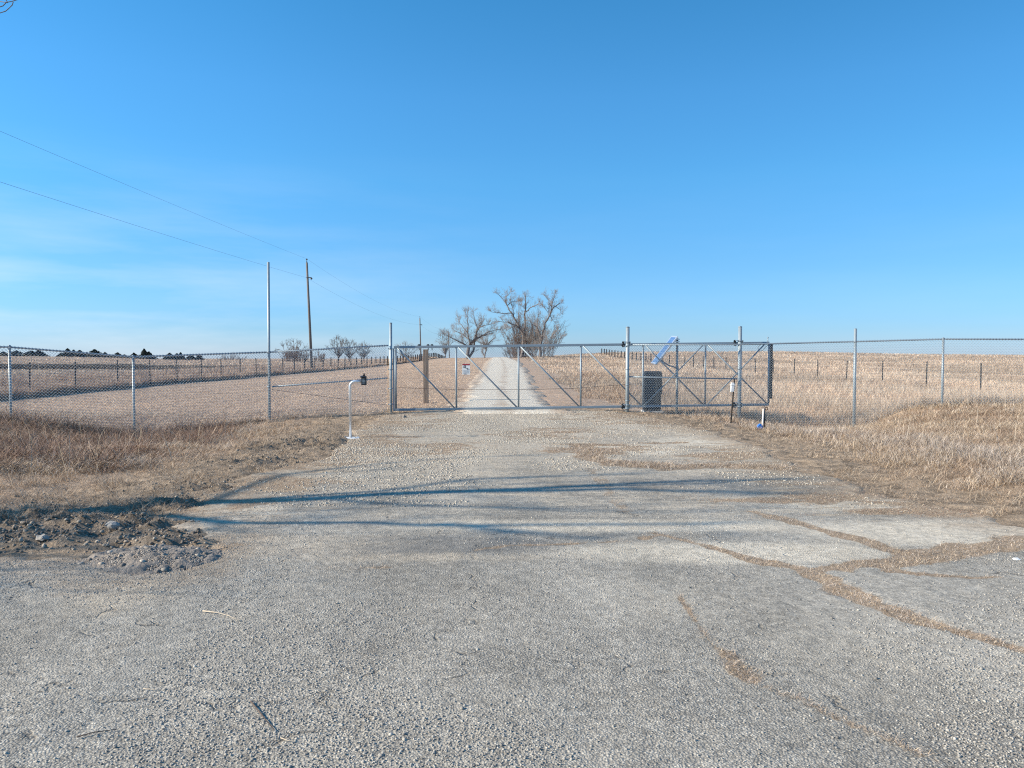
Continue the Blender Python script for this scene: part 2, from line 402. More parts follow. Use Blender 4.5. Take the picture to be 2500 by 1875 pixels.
nt.links.new(bump(nt, n_fine, .03, .8, bump(nt, n_mid, .10, .7)), b.inputs['Normal'])
gr = np_mesh('ground', V, Q, mat=m, attrs={'verge': verge, 'mown': mown, 'clod': clod}, smooth=True)
gr['kind'] = 'structure'

# ---- worn asphalt apron
crack = lambda pts, w, k=1.0: (g2(*pts), w, k)
strips = [
 crack([(1590, 1308), (1720, 1338), (1840, 1374), (1950, 1398)], (.05, .16)),
 crack([(1950, 1398), (2010, 1418), (2080, 1462), (2200, 1510), (2300, 1541), (2400, 1572), (2500, 1602), (2700, 1670)], (.19, .085)),
 crack([(1970, 1402), (2080, 1386), (2200, 1378), (2310, 1362), (2420, 1348), (2520, 1328), (2800, 1300)], (.16, .32)),
 crack([(1835, 1255), (1900, 1270), (1965, 1290), (2040, 1312), (2110, 1328), (2170, 1352), (2230, 1366)], (.12, .12)),
 crack([(1655, 1450), (1700, 1530), (1740, 1580), (1775, 1615)], (.02, .045), .75),
 crack([(1775, 1605), (1800, 1640), (1835, 1672)], (.05, .085), .85),
 crack([(1850, 1680), (1950, 1718), (2050, 1765), (2200, 1832), (2330, 1890)], (.03, .04), .75),
 crack([(1160, 1352), (1250, 1341), (1400, 1336), (1545, 1329)], (.05, .06), .62),
 crack([(760, 1395), (880, 1396), (950, 1392)], (.05, .08), .5),
 crack([(2160, 1400), (2250, 1410), (2360, 1418), (2460, 1421)], (.07, .03)),
 crack([(1570, 1322), (1600, 1316)], (.10, .05)),
 crack([(1420, 1090), (1440, 1120), (1500, 1135), (1600, 1140)], (.34, .42), 1.35),
 crack([(1480, 1128), (1620, 1145), (1760, 1140), (1900, 1146)], (.34, .40), 1.35),
 crack([(1440, 1150), (1480, 1190), (1500, 1230), (1530, 1252)], (.16, .10), .5),
 crack([(1440, 1050), (1560, 1054)], (.15, .1), .5),
 crack([(1580, 1085), (1660, 1082)], (.2, .2)),
 crack([(560, 1245), (480, 1325), (430, 1370)], (.05, .05), .4),
 crack([(390, 1680), (330, 1760), (230, 1830), (200, 1870)], (.02, .03), .32),
 crack([(1000, 1365), (760, 1372), (600, 1384)], (.05, .05), .35),
]
def strip_mask(x, y):
    m = np.zeros(np.shape(x))
    wob = (fbm(x*6, y*6, 81, 4)-.5)*.22; rag = .45+.55*fbm(x*2.3, y*2.3, 83, 3)
    for pts, (w0, w1), kk in strips:
        d, t = seg_d(x, y, pts); wd = (w0+(w1-w0)*t)*rag
        m = np.maximum(m, kk*(.55+.6*vn(x*3.1, y*3.1, 84))*(1-sstep(.45, 1.3, (d+wob*np.minimum(1, wd*8))/wd)))
    return m
def spill(x, y):
    b_ = blob(x, y, [(880, 1085, 1.0, 1.6), (790, 1135, .8, .7), (960, 1035, 1.4, 1.8), (650, 1180, .8, .5), (520, 1240, .6, .5), (1500, 1022, 1.5, 1.8), (1660, 1035, 1.2, 1.4), (1760, 1115, .8, .8), (560, 1335, .4, .3), (640, 1190, .7, .6), (2050, 1225, 1.2, .4), (2300, 1262, 1.0, .3), (1450, 1100, .9, 1.0)])
    b_ = np.maximum(b_, .55*blob(x, y, [(1050, 1100, 1.2, 1.5), (1330, 1060, 1.3, 1.5), (1000, 1020, 1.5, 1.5)]))
    return np.clip(b_*(fbm(x*1.9, y*3.2, 95, 5)*5.0-1.55), 0, 1)
def blob(x, y, lst, p=1.):
    m = np.zeros(np.shape(x))
    for px, py, rx, ry in lst:
        c = G(px, py); m = np.maximum(m, np.exp(-(((x-c[0])/rx)**2+((y-c[1])/ry)**2)**p))
    return m
xs = axis_lines(-7.5, 9, .04, -32, 32, 1.16); ys = axis_lines(1.6, 23.2, .04, -9, 23.3, 1.16)
def apron_z(X, Y):
    s = apron_sd(X, Y)
    base = terrain(X, Y, rough=False)
    return base + .012 + np.clip(s, -.5, .06)*.28 + (fbm(X*.7, Y*.7, 90)-.5)*.03*sstep(0, .8, s) + strip_mask(X, Y)*(fbm(X*9, Y*9, 91, 3)-.62)*.035
V, Q = grid_mesh(xs, ys, apron_z, keep=lambda X, Y: apron_sd(X, Y) > -.35)
x, y = V[:, 0], V[:, 1]
at = {}
at['dirt'] = np.maximum(strip_mask(x, y), spill(x, y)*.9)
at['pale'] = np.clip(.35*blob(x, y, [(2150, 1600, 1.6, 1.4), (1650, 1480, 1.2, .9)])+blob(x, y, [(1800, 1355, 1.5, .35), (2300, 1310, 1.3, .55), (1500, 1290, 2.2, .3), (2150, 1240, 1.2, .35), (1700, 1080, .9, .8), (1560, 1100, .8, .8), (560, 1270, .45, .9)], 1.5), 0, 1)
at['tan'] = np.clip(.55*sstep(7.3, 9, y)+blob(x, y, [(1200, 1075, 2.2, 2.6), (1230, 1030, 3.0, 3.0), (1000, 1110, 1.6, 2.0), (1400, 1040, 2.5, 2.5), (1150, 1005, 2.5, 2.0), (700, 1340, 1.1, .5), (300, 1460, .4, .5), (1050, 1370, 1.2, .18)]), 0, 1)
at['dark'] = np.clip(blob(x, y, [(1800, 1185, 1.8, .7), (2000, 1200, .8, .5), (860, 1150, .55, .5), (1010, 1340, 1.6, .35), (700, 1195, 1.0, .5)], 1.3), 0, 1)
at['smooth'] = np.clip(blob(x, y, [(1700, 1080, 1.2, 1.0), (1500, 1110, .8, .8), (540, 1265, .35, .8), (2300, 1480, 1.6, .8), (2250, 1310, 1.2, .5)], 1.5), 0, 1)
at['sdist'] = np.clip(apron_sd(x, y), -1, 3)
m, nt, b = mat('worn_asphalt'); g = obj_pos(nt)
vo = nd(nt, 'ShaderNodeTexVoronoi'); vo.inputs['Scale'].default_value = 92; nt.links.new(g, vo.inputs['Vector'])
vo2 = nd(nt, 'ShaderNodeTexVoronoi'); vo2.inputs['Scale'].default_value = 170; nt.links.new(g, vo2.inputs['Vector'])
sc = nd(nt, 'ShaderNodeSeparateColor'); nt.links.new(vo.outputs['Color'], sc.inputs[0]); rnd = sc.outputs[0]
sc2 = nd(nt, 'ShaderNodeSeparateColor'); nt.links.new(vo2.outputs['Color'], sc2.inputs[0]); rnd2 = sc2.outputs[1]
n_big = noise(nt, .55, 5, .6, g); n_mid = noise(nt, 5, 6, .65, g); n_fine = noise(nt, 60, 4, .75, g)
chip = ramp(nt, rnd, [(.0, (.15, .138, .122)), (.45, (.30, .281, .248)), (.8, (.43, .402, .352)), (1., (.60, .555, .475))])
mpz = nd(nt, 'ShaderNodeMapping'); mpz.inputs['Scale'].default_value = (.6, 2.3, 1); nt.links.new(g, mpz.inputs[0])
n_str = noise(nt, 1.0, 7, .68, mpz.outputs[0]); n_s2 = noise(nt, 2.3, 6, .6, mpz.outputs[0])
chip = mixc(nt, mrange(nt, vo.outputs['Distance'], .25, .75), chip, (.13, .123, .112))
chip = mixc(nt, mth(nt, 'MULTIPLY', rnd2, .35), chip, (.50, .485, .455))
col = mixc(nt, mrange(nt, n_big, .35, .7), chip, mixc(nt, .55, chip, (.44, .42, .38)))
spx = nd(nt, 'ShaderNodeSeparateXYZ'); nt.links.new(g, spx.inputs[0]); up_ = mrange(nt, mth(nt, 'ADD', spx.outputs[1], mth(nt, 'MULTIPLY', n_big, 1.5)), 7.2, 9.0)
col = mixc(nt, mth(nt, 'MULTIPLY', up_, mrange(nt, n_str, .50, .62, 0, .62)), col, (.17, .162, .15))
col = mixc(nt, mth(nt, 'MULTIPLY', up_, mrange(nt, n_s2, .48, .60, 0, .7)), col, mixc(nt, mrange(nt, n_fine, .35, .7), (.38, .33, .265), (.58, .53, .45)))
cv = nd(nt, 'ShaderNodeVectorMath'); cv.operation = 'ADD'; dn = nd(nt, 'ShaderNodeTexNoise'); dn.inputs['Scale'].default_value = 2.2; dn.inputs['Detail'].default_value = 5; nt.links.new(g, dn.inputs['Vector'])
dsc = nd(nt, 'ShaderNodeVectorMath'); dsc.operation = 'SCALE'; dsc.inputs['Scale'].default_value = .9; nt.links.new(dn.outputs['Color'], dsc.inputs[0]); nt.links.new(g, cv.inputs[0]); nt.links.new(dsc.outputs[0], cv.inputs[1])
ve = nd(nt, 'ShaderNodeTexVoronoi'); ve.feature = 'DISTANCE_TO_EDGE'; ve.inputs['Scale'].default_value = .42; nt.links.new(cv.outputs[0], ve.inputs['Vector'])
crk = mth(nt, 'MULTIPLY', mrange(nt, ve.outputs['Distance'], .0075, .002), mrange(nt, n_mid, .48, .64))
col = mixc(nt, mth(nt, 'MULTIPLY', crk, .7), col, (.09, .08, .07))
edge = lambda att, lo, hi, amt=.55: mrange(nt, mth(nt, 'ADD', A(att), mth(nt, 'MULTIPLY', mth(nt, 'SUBTRACT', n_mid, .5), amt)), lo, hi, 0, 1, True)
A = lambda n: nd(nt, 'ShaderNodeAttribute', attribute_name=n).outputs['Fac']
col = mixc(nt, mth(nt, 'MULTIPLY', edge('dark', .15, .75), .62), col, (.155, .155, .155))
tanc = ramp(nt, n_fine, [(.3, (.30, .26, .215)), (.6, (.50, .45, .375)), (.85, (.68, .63, .54))])
col = mixc(nt, mth(nt, 'MULTIPLY', edge('tan', .2, 1.15, 1.5), .85), col, tanc)
col = mixc(nt, mth(nt, 'MULTIPLY', edge('pale', .15, .8), .8), col, mixc(nt, mrange(nt, n_fine, .3, .7), (.46, .42, .355), (.62, .575, .495)))
dirtc = ramp(nt, n_fine, [(.25, (.17, .13, .098)), (.5, (.31, .245, .185)), (.75, (.46, .375, .285))])
col = mixc(nt, edge('dirt', .28, .62, 1.0), col, dirtc)
spl_ = mrange(nt, mth(nt, 'ADD', A('sdist'), mth(nt, 'MULTIPLY', mth(nt, 'SUBTRACT', n_s2, .5), 9.0)), .9, -.3)
col = mixc(nt, mth(nt, 'MULTIPLY', mth(nt, 'MULTIPLY', spl_, .8), up_), col, mixc(nt, mrange(nt, n_mid, .35, .65), (.27, .21, .155), (.50, .41, .30)))
rim = mrange(nt, mth(nt, 'ADD', A('sdist'), mth(nt, 'MULTIPLY', mth(nt, 'SUBTRACT', n_mid, .5), 1.6)), .75, -.15)
col = mixc(nt, mth(nt, 'MULTIPLY', rim, .8), col, dirtc)
n_g = noise(nt, 17, 3, .8, g); gm_ = nd(nt, 'ShaderNodeVectorMath'); gm_.operation = 'SCALE'; nt.links.new(col, gm_.inputs[0])
mpl = nd(nt, 'ShaderNodeMapping'); mpl.inputs['Scale'].default_value = (1.0, .33, 1); mpl.inputs['Rotation'].default_value = (0, 0, .25); nt.links.new(g, mpl.inputs[0])
n_lane = noise(nt, .9, 4, .55, mpl.outputs[0])
nt.links.new(mth(nt, 'MULTIPLY', mrange(nt, n_g, .32, .68, .76, 1.36), mrange(nt, n_lane, .36, .64, .90, 1.16)), gm_.inputs['Scale']); col = mixc(nt, 1.0, gm_.outputs[0], (1.0, .975, .92), 'MULTIPLY')
nt.links.new(col, b.inputs['Base Color']); b.inputs['Roughness'].default_value = .92; b.inputs['Specular IOR Level'].default_value = .2
hgt = mth(nt, 'SUBTRACT', mth(nt, 'ADD', mth(nt, 'MULTIPLY', mth(nt, 'SUBTRACT', 1.0, vo.outputs['Distance']), .8), mth(nt, 'MULTIPLY', rnd, .6)), mth(nt, 'MULTIPLY', crk, 2.0))
nb = nd(nt, 'ShaderNodeBump'); nb.inputs['Distance'].default_value = .006; nt.links.new(hgt, nb.inputs['Height'])
nt.links.new(mrange(nt, A('smooth'), 0, .8, .95, .25), nb.inputs['Strength'])
nt.links.new(bump(nt, n_fine, .006, .7, nb.outputs[0]), b.inputs['Normal'])
nt.links.new(bump(nt, n_mid, .03, .6), nb.inputs['Normal'])
ap = np_mesh('asphalt_apron', V, Q, mat=m, attrs=at, smooth=True); ap['kind'] = 'structure'

# ---- gravel road beyond the gate
xs = np.arange(-6, 4, .12); ys = axis_lines(20.5, 30, .12, 20.3, 200, 1.03)
def road_z(X, Y): return terrain(X, Y, False) + .03 + np.clip(road_sd(X, Y), -.6, .15)*.35
V, Q = grid_mesh(xs, ys, road_z, keep=lambda X, Y: (road_sd(X, Y) > -.5))
m, nt, b = mat('white_gravel'); g = obj_pos(nt)
vo = nd(nt, 'ShaderNodeTexVoronoi'); vo.inputs['Scale'].default_value = 32; nt.links.new(g, vo.inputs['Vector'])
sc = nd(nt, 'ShaderNodeSeparateColor'); nt.links.new(vo.outputs['Color'], sc.inputs[0])
n_mid = noise(nt, 1.3, 6, .65, g); n_f = noise(nt, 14, 5, .7, g)
c1 = ramp(nt, sc.outputs[0], [(0, (.47, .405, .31)), (.5, (.66, .59, .475)), (1, (.82, .755, .64))])
A = lambda n: nd(nt, 'ShaderNodeAttribute', attribute_name=n).outputs['Fac']
ctr = mrange(nt, mth(nt, 'ADD', A('mid'), mth(nt, 'MULTIPLY', mth(nt, 'SUBTRACT', n_mid, .5), 2.2)), .25, .85, 0, .85)
c1 = mixc(nt, ctr, c1, (.44, .335, .24)); c1 = mixc(nt, mrange(nt, n_f, .52, .68, 0, .6), c1, (.36, .28, .20))
nt.links.new(c1, b.inputs['Base Color']); b.inputs['Roughness'].default_value = .95
nt.links.new(bump(nt, vo.outputs['Distance'], .015, .8, bump(nt, n_f, .03)), b.inputs['Normal'])
l, r = road_edges(V[:, 1]); cx = (l+r)/2; hw = (r-l)/2
midm = np.maximum(np.exp(-((V[:, 0]-cx)/.28)**2)*.6, sstep(.55, 1.05, np.abs(V[:, 0]-cx)/hw))
rd = np_mesh('gravel_road', V, Q, mat=m, attrs={'mid': midm}, smooth=True); rd['kind'] = 'structure'

# ------------------------------------------------------------------ chain-link
def lerp(a, b, t): return a+(b-a)*t
def chain_mesh(name, line, mat_, parent, r=.0030, W=.0707, off=0.0):
    """line: list of (x, y, ztop, zbottom); wires zigzag between neighbours and hook through each other"""
    ln = np.array(line, float); seg = np.hypot(np.diff(ln[:, 0]), np.diff(ln[:, 1])); S = np.concatenate([[0], np.cumsum(seg)])
    n = int(S[-1]/W); i = np.arange(n)
    P0, P1 = [], []
    kmax = int(2.6/(W/2))
    for k in range(kmax):
        def pt(k):
            s = (i + (k & 1)*1.0)*W; s = np.clip(s, 0, S[-1])
            x = np.interp(s, S, ln[:, 0]); y = np.interp(s, S, ln[:, 1]); zt = np.interp(s, S, ln[:, 2]); zb = np.interp(s, S, ln[:, 3])
            z = zt + .035 - k*W/2
            return np.stack([x, y + (.0022 if k & 1 else -.0022) + off, z], 1), zb
        a, zb = pt(k); c, _ = pt(k+1)
        ok = (a[:, 2] > zb)
        P0.append(a[ok]); P1.append(c[ok])
    V, Q = tubes(np.concatenate(P0), np.concatenate(P1), r, r, 4)
    return np_mesh(name, V, Q, mat=mat_, parent=parent)
def pole_mesh(x, y, z0, z1, r, lean=(0, 0), ns=16):
    return MB().path([(x, y, z0), (x+lean[0], y+lean[1], z1)], r, ns)

# left fence : px, depth, rail py, base z
LP = [(-290, 16.9), (23, 18.15), (325, 19.3), (656, 20.65), (950, 21.95)]
lrail = [P(-290, 842, 16.9), P(23, 847.5, 18.15), P(325, 871.5, 19.3), P(656, 860, 20.65), P(948, 843.5, 21.95)]
lbase = [.05, -.05, -.42, -.14, -.02]
fl = thing('chain_link_fence', 'galvanised chain-link fence dipping over the weedy ditch left of the gate', 'fence', (lrail[2][0], lrail[2][1], -.4))
line = [(p[0], p[1]-.045, p[2], bz) for p, bz in zip(lrail, lbase)]
chain_mesh('wire_mesh', line, M['wire'], fl, r=.0037)
for i, p in enumerate(lrail[:3]):
    o = pole_mesh(p[0], p[1], lbase[i]-.3, p[2]+.02, .029).build('post', M['galv_post'], fl)
    MB().ball((p[0], p[1], p[2]+.025), .036, (1, 1, .8)).build('post_cap', M['galv'], o)
MB().path(lrail[:4], .021, 10).path(lrail[3:], .021, 10).build('top_rail', M['galv'], fl)
tp = lrail[3]; top = P(655, 640, 20.65)
o = MB().path([(tp[0], tp[1], -.5), (top[0], tp[1], top[2])], .034, 16).build('tall_post', M['galv_post'], fl)
MB().path([(tp[0], tp[1], tp[2]-.025), (tp[0], tp[1], tp[2]+.025)], .041, 16).build('rail_clamp', M['galv'], o)
MB().path([(tp[0], tp[1], P(656, 944, 20.65)[2]-.02), (tp[0], tp[1], P(656, 944, 20.65)[2]+.02)], .041, 16).build('rail_clamp', M['galv'], o)
a = P(664, 944, 20.68); c = P(946, 923, 21.93); MB().path([a, c], .021, 10).build('middle_rail', M['galv'], fl)
a = P(664, 951, 20.70); c = P(948, 989, 21.93); MB().path([a, c], .006, 6).build('truss_rod', M['rust'], fl)

gp = thing('latch_post', 'round galvanised gate post where the closed gate meets the left fence', 'gate post', (*P(954, 1008, 22.0)[:2], 0))
p = P(955, 1008, 22.0); zt = P(954, 789, 22.0)[2]
o = MB().path([(p[0], 22.0, -.4), (p[0], 22.0, zt)], .040, 20).build('post', M['galv_post'], gp)
MB().ball((p[0], 22.0, zt), .046, (1, 1, .45)).build('post_cap', M['galv'], gp)
for z in (.25, .7, 1.25, 1.84): MB().path([(p[0], 22, z-.018), (p[0], 22, z+.018)], .050, 20).box((p[0]-.055, 21.99, z), (.05, .012, .036)).build('clamp_band', M['galv'], gp)
MB().box((p[0]+.075, 22.03, .95), (.035, .05, 1.8), bev=.004).build('gate_receiver', M['galv'], gp)

# sliding gate
def GY(X): return 22.32+.030*(X-3.4)
def GX(px): 
    X = 0
    for _ in range(6): X = (px-1250)/F*GY(X)*1.0
    return X
def zb(X): return .085+.0120*(X+3.4)
GH = 1.80
x0, x1 = GX(966), GX(1877)
gt = thing('sliding_gate', 'long galvanised cantilever gate with chain-link infill closed across the gravel road', 'gate', (0, GY(0), zb(0)))
gpnt = lambda X, t, dy=0: (X, GY(X)+dy, zb(X)+GH*t)
def rail_box(xa, xb, t, hh, ww, name):
    mb = MB(); a, c = Vector(gpnt(xa, t)), Vector(gpnt(xb, t)); d = c-a
    rot = d.to_track_quat('X', 'Z').to_matrix()
    mb.box((a+c)/2, (d.length, ww, hh), rot, bev=.008); return mb.build(name, M['galv'], gt)
rail_box(x0-.05, x1, 1, .070, .062, 'top_rail'); rail_box(x0-.05, x1, 0, .066, .062, 'bottom_rail')
ups = [GX(v) for v in (966, 1114, 1266, 1418, 1570, 1722, 1877)]
for X in ups:
    MB().path([gpnt(X, .018), gpnt(X, .982)], .026 if X > x0+.1 and X < x1-.1 else .03, 12).build('upright', M['galv'], gt)
for k in range(6):
    MB().path([gpnt(ups[k]+.06, .985, -.012), gpnt(ups[k+1]-.05, .015, -.012)], .021, 10).build('brace', M['galv'], gt)
MB().path([gpnt(ups[4]+.03, .015, -.055), gpnt(ups[5]-.07, .985, -.055)], .019, 10).build('brace', M['galv'], gt)
MB().path([gpnt(ups[5]+.05, .015, -.055), gpnt(ups[6]-.14, .985, -.055)], .019, 10).build('brace', M['galv'], gt)
chain_mesh('wire_mesh', [(x0, GY(x0)+.035, zb(x0)+GH-.07, zb(x0)+.02), (x1, GY(x1)+.035, zb(x1)+GH-.07, zb(x1)+.02)], M['wire_dim'], gt, r=.0019)
MB().box((x1+.068, GY(x1), zb(x1)+GH*.535), (.045, .13, GH*.88), bev=.008).build('bumper', M['black'], gt)
MB().path([gpnt(x1-.04, 1.01), gpnt(x1-.04, 1.075)], .012, 8).ball(gpnt(x1-.04, 1.085), .022).build('end_bolt', M['galv'], gt)
MB().path([gpnt(x1-.03, .97, -.04), gpnt(x1-.13, .93, -.05), gpnt(x1-.2, .88, -.05), gpnt(x1-.32, .86, -.05), gpnt(x1-.34, .93, -.04), gpnt(x1-.22, 1.0, -.04)], .008, 6).build('loose_cable', M['cable'], gt)
cb = MB(); cb.path([gpnt(x0+.05, .5-.0, .06)] , .1) if False else None
cb.bm.free()

# roller posts
def roller_post(px, py_top, base, label):
    Y = 22.10 if px < 1700 else 22.20
    X = P(px, 900, Y)[0]; zt = P(px, py_top, Y)[2]
    t = thing('gate_post', label, 'gate post', (X, Y, base), 'thick gate posts carrying the rollers')
    MB().path([(X, Y, base-.4), (X, Y, zt)], .053, 24).build('post', M['galv_post'], t)
    MB().path([(X, Y, zt-.01), (X, Y, zt+.006)], .056, 24).ball((X, Y, zt+.004), .055, (1, 1, .35)).build('post_cap', M['galv'], t)
    for zc in (zb(X)+GH, zb(X)):
        o = MB().box((X-.02, Y+.02, zc+.075), (.19, .14, .012)).box((X-.02, Y+.02, zc-.045), (.19, .14, .012)).box((X+.07, Y-.03, zc+.015), (.012, .10, .13)).build('roller_bracket', M['galv'], t)
        MB().path([(X, Y, zc+.035), (X, Y, zc+.075)], .066, 20).path([(X, Y, zc-.05), (X, Y, zc-.02)], .066, 20).build('clamp', M['galv'], o)
        MB().path([(X-.10, GY(X)-.09, zc-.03), (X-.10, GY(X)-.04, zc-.03)], .05, 16).path([(X-.10, GY(X)-.06, zc+.06), (X-.10, GY(X)-.02, zc+.06)], .035, 16).build('roller', M['black'], o)
    for z in (.35, .8, 1.25): MB().path([(X, Y, z-.01), (X, Y, z+.01)], .061, 20).build('tension_band', M['galv'], t)
    return X, Y
RX1, RY1 = roller_post(1532, 799, 0, 'thick galvanised roller post left of the black cabinet, at the edge of the gate opening')
RX2, RY2 = roller_post(1806, 798, -.3, 'thick galvanised roller post behind the fence mesh near the tail end of the gate')

# right fence
r0 = (RX1+.07, RY1-.02, 1.965, 0.0)
pA = P(1806, 841, 22.08); pB = P(2088, 834, 21.5); pC = P(2303, 828, 20.8); pD = P(2640, 829, 19.6)
fr = thing('chain_link_fence', 'galvanised chain-link fence running right from the black cabinet and over the grassy bank', 'fence', (pB[0], pB[1], -.5))
line = [(r0[0], RY1-.075, 1.955, -.03), (pA[0], pA[1]-.03, pA[2], -.20), (P(1882, 840, 21.95)[0], 21.93, P(1882, 840, 21.95)[2], -.30), (pB[0], pB[1]-.05, pB[2], -.46), (pC[0], pC[1]-.045, pC[2], .22), (pD[0], pD[1]-.045, pD[2], .3)]
chain_mesh('wire_mesh', line, M['wire_dim'], fr, r=.0030)
MB().path([(r0[0], RY1-.05, 1.955), (pA[0], pA[1], pA[2]), (pB[0], pB[1], pB[2]), (pC[0], pC[1], pC[2]), (pD[0], pD[1], pD[2])], .021, 10).build('top_rail', M['galv'], fr)
o = MB().path([(pB[0], pB[1], -.8), (pB[0], pB[1], P(2088, 803, 21.5)[2])], .040, 18).build('post', M['galv_post'], fr)
MB().ball((pB[0], pB[1], P(2088, 803, 21.5)[2]), .041, (1, 1, .4)).build('post_cap', M['galv'], o)
MB().path([(pB[0], pB[1], pB[2]-.025), (pB[0], pB[1], pB[2]+.025)], .046, 16).build('rail_clamp', M['galv'], o)
for q in (pC, pD):
    o = MB().path([(q[0], q[1], -.2), (q[0], q[1], q[2]+.01)], .030, 14).build('post', M['galv_post'], fr)
    MB().ball((q[0], q[1], q[2]+.02), .036, (1, 1, .8)).build('post_cap', M['galv'], o)
a = P(1536, 920, 22.1); c = P(1800, 925, 22.12); MB().path([a, c], .021, 10).build('middle_rail', M['galv'], fr)

# cable strung behind the gate
pts = [P(px, py, 23.6) for px, py in ((962, 945), (1040, 949), (1115, 951), (1200, 951.5), (1300, 951), (1400, 948), (1470, 943), (1523, 939), (1612, 934), (1720, 932))]
tag(MB().path(pts, .006, 6).build('cable', M['rust']), 'thin rusty cable strung low across the road behind the gate', 'cable')

# black operator cabinet
cbt = thing('gate_operator', 'black plastic gate operator cabinet standing behind the chain-link', 'gate operator', (*P(1592, 1003, 22.95)[:2], 0))
A0 = P(1571, 905, 22.95); A1 = P(1614, 1003, 22.95); cxx = (A0[0]+A1[0])/2; wd = A1[0]-A0[0]; ht = A0[2]
MB().box((cxx-.01, 22.98, ht*.20), (wd*.90, .42, ht*.42), bev=.02).build('base_housing', M['cab'], cbt)
MB().box((cxx, 22.98, ht*.685), (wd, .46, ht*.55), bev=.045).build('cover', M['cab'], cbt)
MB().box((cxx, 22.98, ht*.955), (wd*.94, .43, ht*.06), bev=.03).build('lid', M['cab'], cbt)
MB().box((cxx, 22.735, ht*.62), (.05, .02, .03), bev=.004).build('lock', M['galv'], cbt)
MB().box((cxx, 22.98, -.035), (wd*1.1, .55, .09), bev=.01).build('concrete_pad', M['conc'], cbt)

# solar panel on its post
SY = 22.85
sp = thing('solar_panel', 'tilted solar panel facing left on a slim galvanised post behind the fence', 'solar panel', (*P(1653, 1003, SY)[:2], -.1))
px_ = P(1653, 900, SY)[0]; zt = P(1653, 826, SY)[2]
MB().path([(px_, SY, -.3), (px_, SY, zt)], .034, 16).build('post', M['galv_post'], sp)
tpt = P(1648, 821, SY-.05); bpt = P(1596, 888.5, SY-.05)
lx = Vector(tpt-bpt); Ln = lx.length; lx.normalize()
yw = Vector((math.sin(R(-6)), math.cos(R(-6)), 0)); ly = (yw-lx*yw.dot(lx)).normalized(); lz = lx.cross(ly)
if lz.x > 0: lz = -lz; ly = -ly
rot = Matrix((lx, ly, lz)).transposed()
ctr = Vector((tpt+bpt)/2)
o = MB().box(ctr, (Ln, .62, .035), rot, bev=.003).build('frame', M['alu'], sp)
gl = MB(); gl.box((0, 0, 0), (Ln-.10, .46, .006), None); g_o = gl.build('cell_glass', M['solar']); g_o.matrix_world = Matrix.Translation(ctr+lz*.0175) @ rot.to_4x4()
g_o.parent = o; g_o.matrix_parent_inverse = o.matrix_world.inverted()
mb = MB()
for s_ in (-1, 1): mb.box(ctr-lz*.035+ly*.18*s_, (Ln*.8, .035, .035), rot)
mb.box((px_-.01, SY, zt-.03), (.11, .30, .03)).box((px_-.01, SY, zt-.10), (.11, .30, .03)).build('mount_bracket', M['alu'], sp)
el = P(1655, 899, SY); MB().path([P(1612, 878, SY), P(1632, 892, SY), el], .022, 8).path([(el[0]-.02, SY, el[2]-.04), (el[0]-.02, SY, el[2]+.04)], .045, 12).build('strut', M['galv'], sp)

# warning sign
sY = GY(-1.3)-.06; s0 = P(1128.5, 888, sY); s1 = P(1147.5, 914.5, sY)
sg = thing('warning_sign', 'small white warning sign with a red header hanging on the gate mesh', 'sign', (float((s0[0]+s1[0])/2), sY, float(s1[2])))
cx_, cz_ = (s0[0]+s1[0])/2, (s0[2]+s1[2])/2; W_, H_ = s1[0]-s0[0], s0[2]-s1[2]
MB().box((cx_, sY, cz_), (W_, .004, H_), bev=.001).build('board', M['white'], sg)
MB().box((cx_, sY-.004, cz_+H_*.425), (W_*.98, .003, H_*.13)).build('header', M['red'], sg)
mb = MB(); zz = cz_
mb.box((cx_-W_*.13, sY-.004, zz+H_*.22), (W_*.11, .003, H_*.26)).box((cx_-W_*.30, sY-.004, zz+H_*.20), (W_*.16, .003, H_*.09)).ball((cx_-W_*.20, sY-.0035, zz+H_*.34), W_*.05, (1, .05, 1))
mb.build('pictogram', M['black'], sg); mb = MB()
mb.box((cx_+W_*.22, sY-.004, zz+H_*.03), (W_*.36, .003, H_*.055), Matrix.Rotation(R(22), 3, 'Y')).ball((cx_+W_*.10, sY-.0035, zz+H_*.07), W_*.07, (1, .05, 1)).box((cx_+W_*.14, sY-.004, zz-H_*.01), (W_*.06, .003, H_*.09))
mb.build('pictogram', M['black'], sg)
MB().box((cx_-W_*.15, sY-.004, zz-H_*.44), (W_*.34, .003, H_*.04)).build('footer_mark', M['black'], sg)
mb = MB()
for k in range(5): mb.box((cx_+W_*.0, sY-.004, zz-H_*(.12+.06*k)), (W_*(.8-.1*(k % 2)), .002, H_*.014))
mb.build('fine_print', simple('grey_ink', (.35, .36, .38), .5), sg)

# keypad pedestal
KY = 14.85; kb = P(855.5, 1078, KY); KX = kb[0]; kz = 0.0
kp = thing('keypad_pedestal', 'bent silver gooseneck pipe with a black keypad standing on the dirt left of the road', 'keypad pedestal', (KX, KY, kz))
zt = P(855, 931, KY)[2]; r_ = .10; ex = P(884, 931, KY)[0]
pts = [(KX, KY, kz-.02), (KX, KY, zt-r_)] + [(KX+r_-r_*math.cos(a), KY, zt-r_+r_*math.sin(a)) for a in [R(15*k) for k in range(1, 7)]] + [(ex, KY, zt)]
MB().path(pts, .026, 16).build('pipe', M['alu'], kp)
MB().box((KX, KY, kz+.035), (.34, .30, .018), bev=.003).build('base_plate', M['white'], kp)
for a in (-.12, .12):
    for c in (-.10, .10): MB().path([(KX+a, KY+c, kz+.04), (KX+a, KY+c, kz+.065)], .012, 6).build('anchor_bolt', M['galv'], kp)
kc = P(888.5, 929, KY)
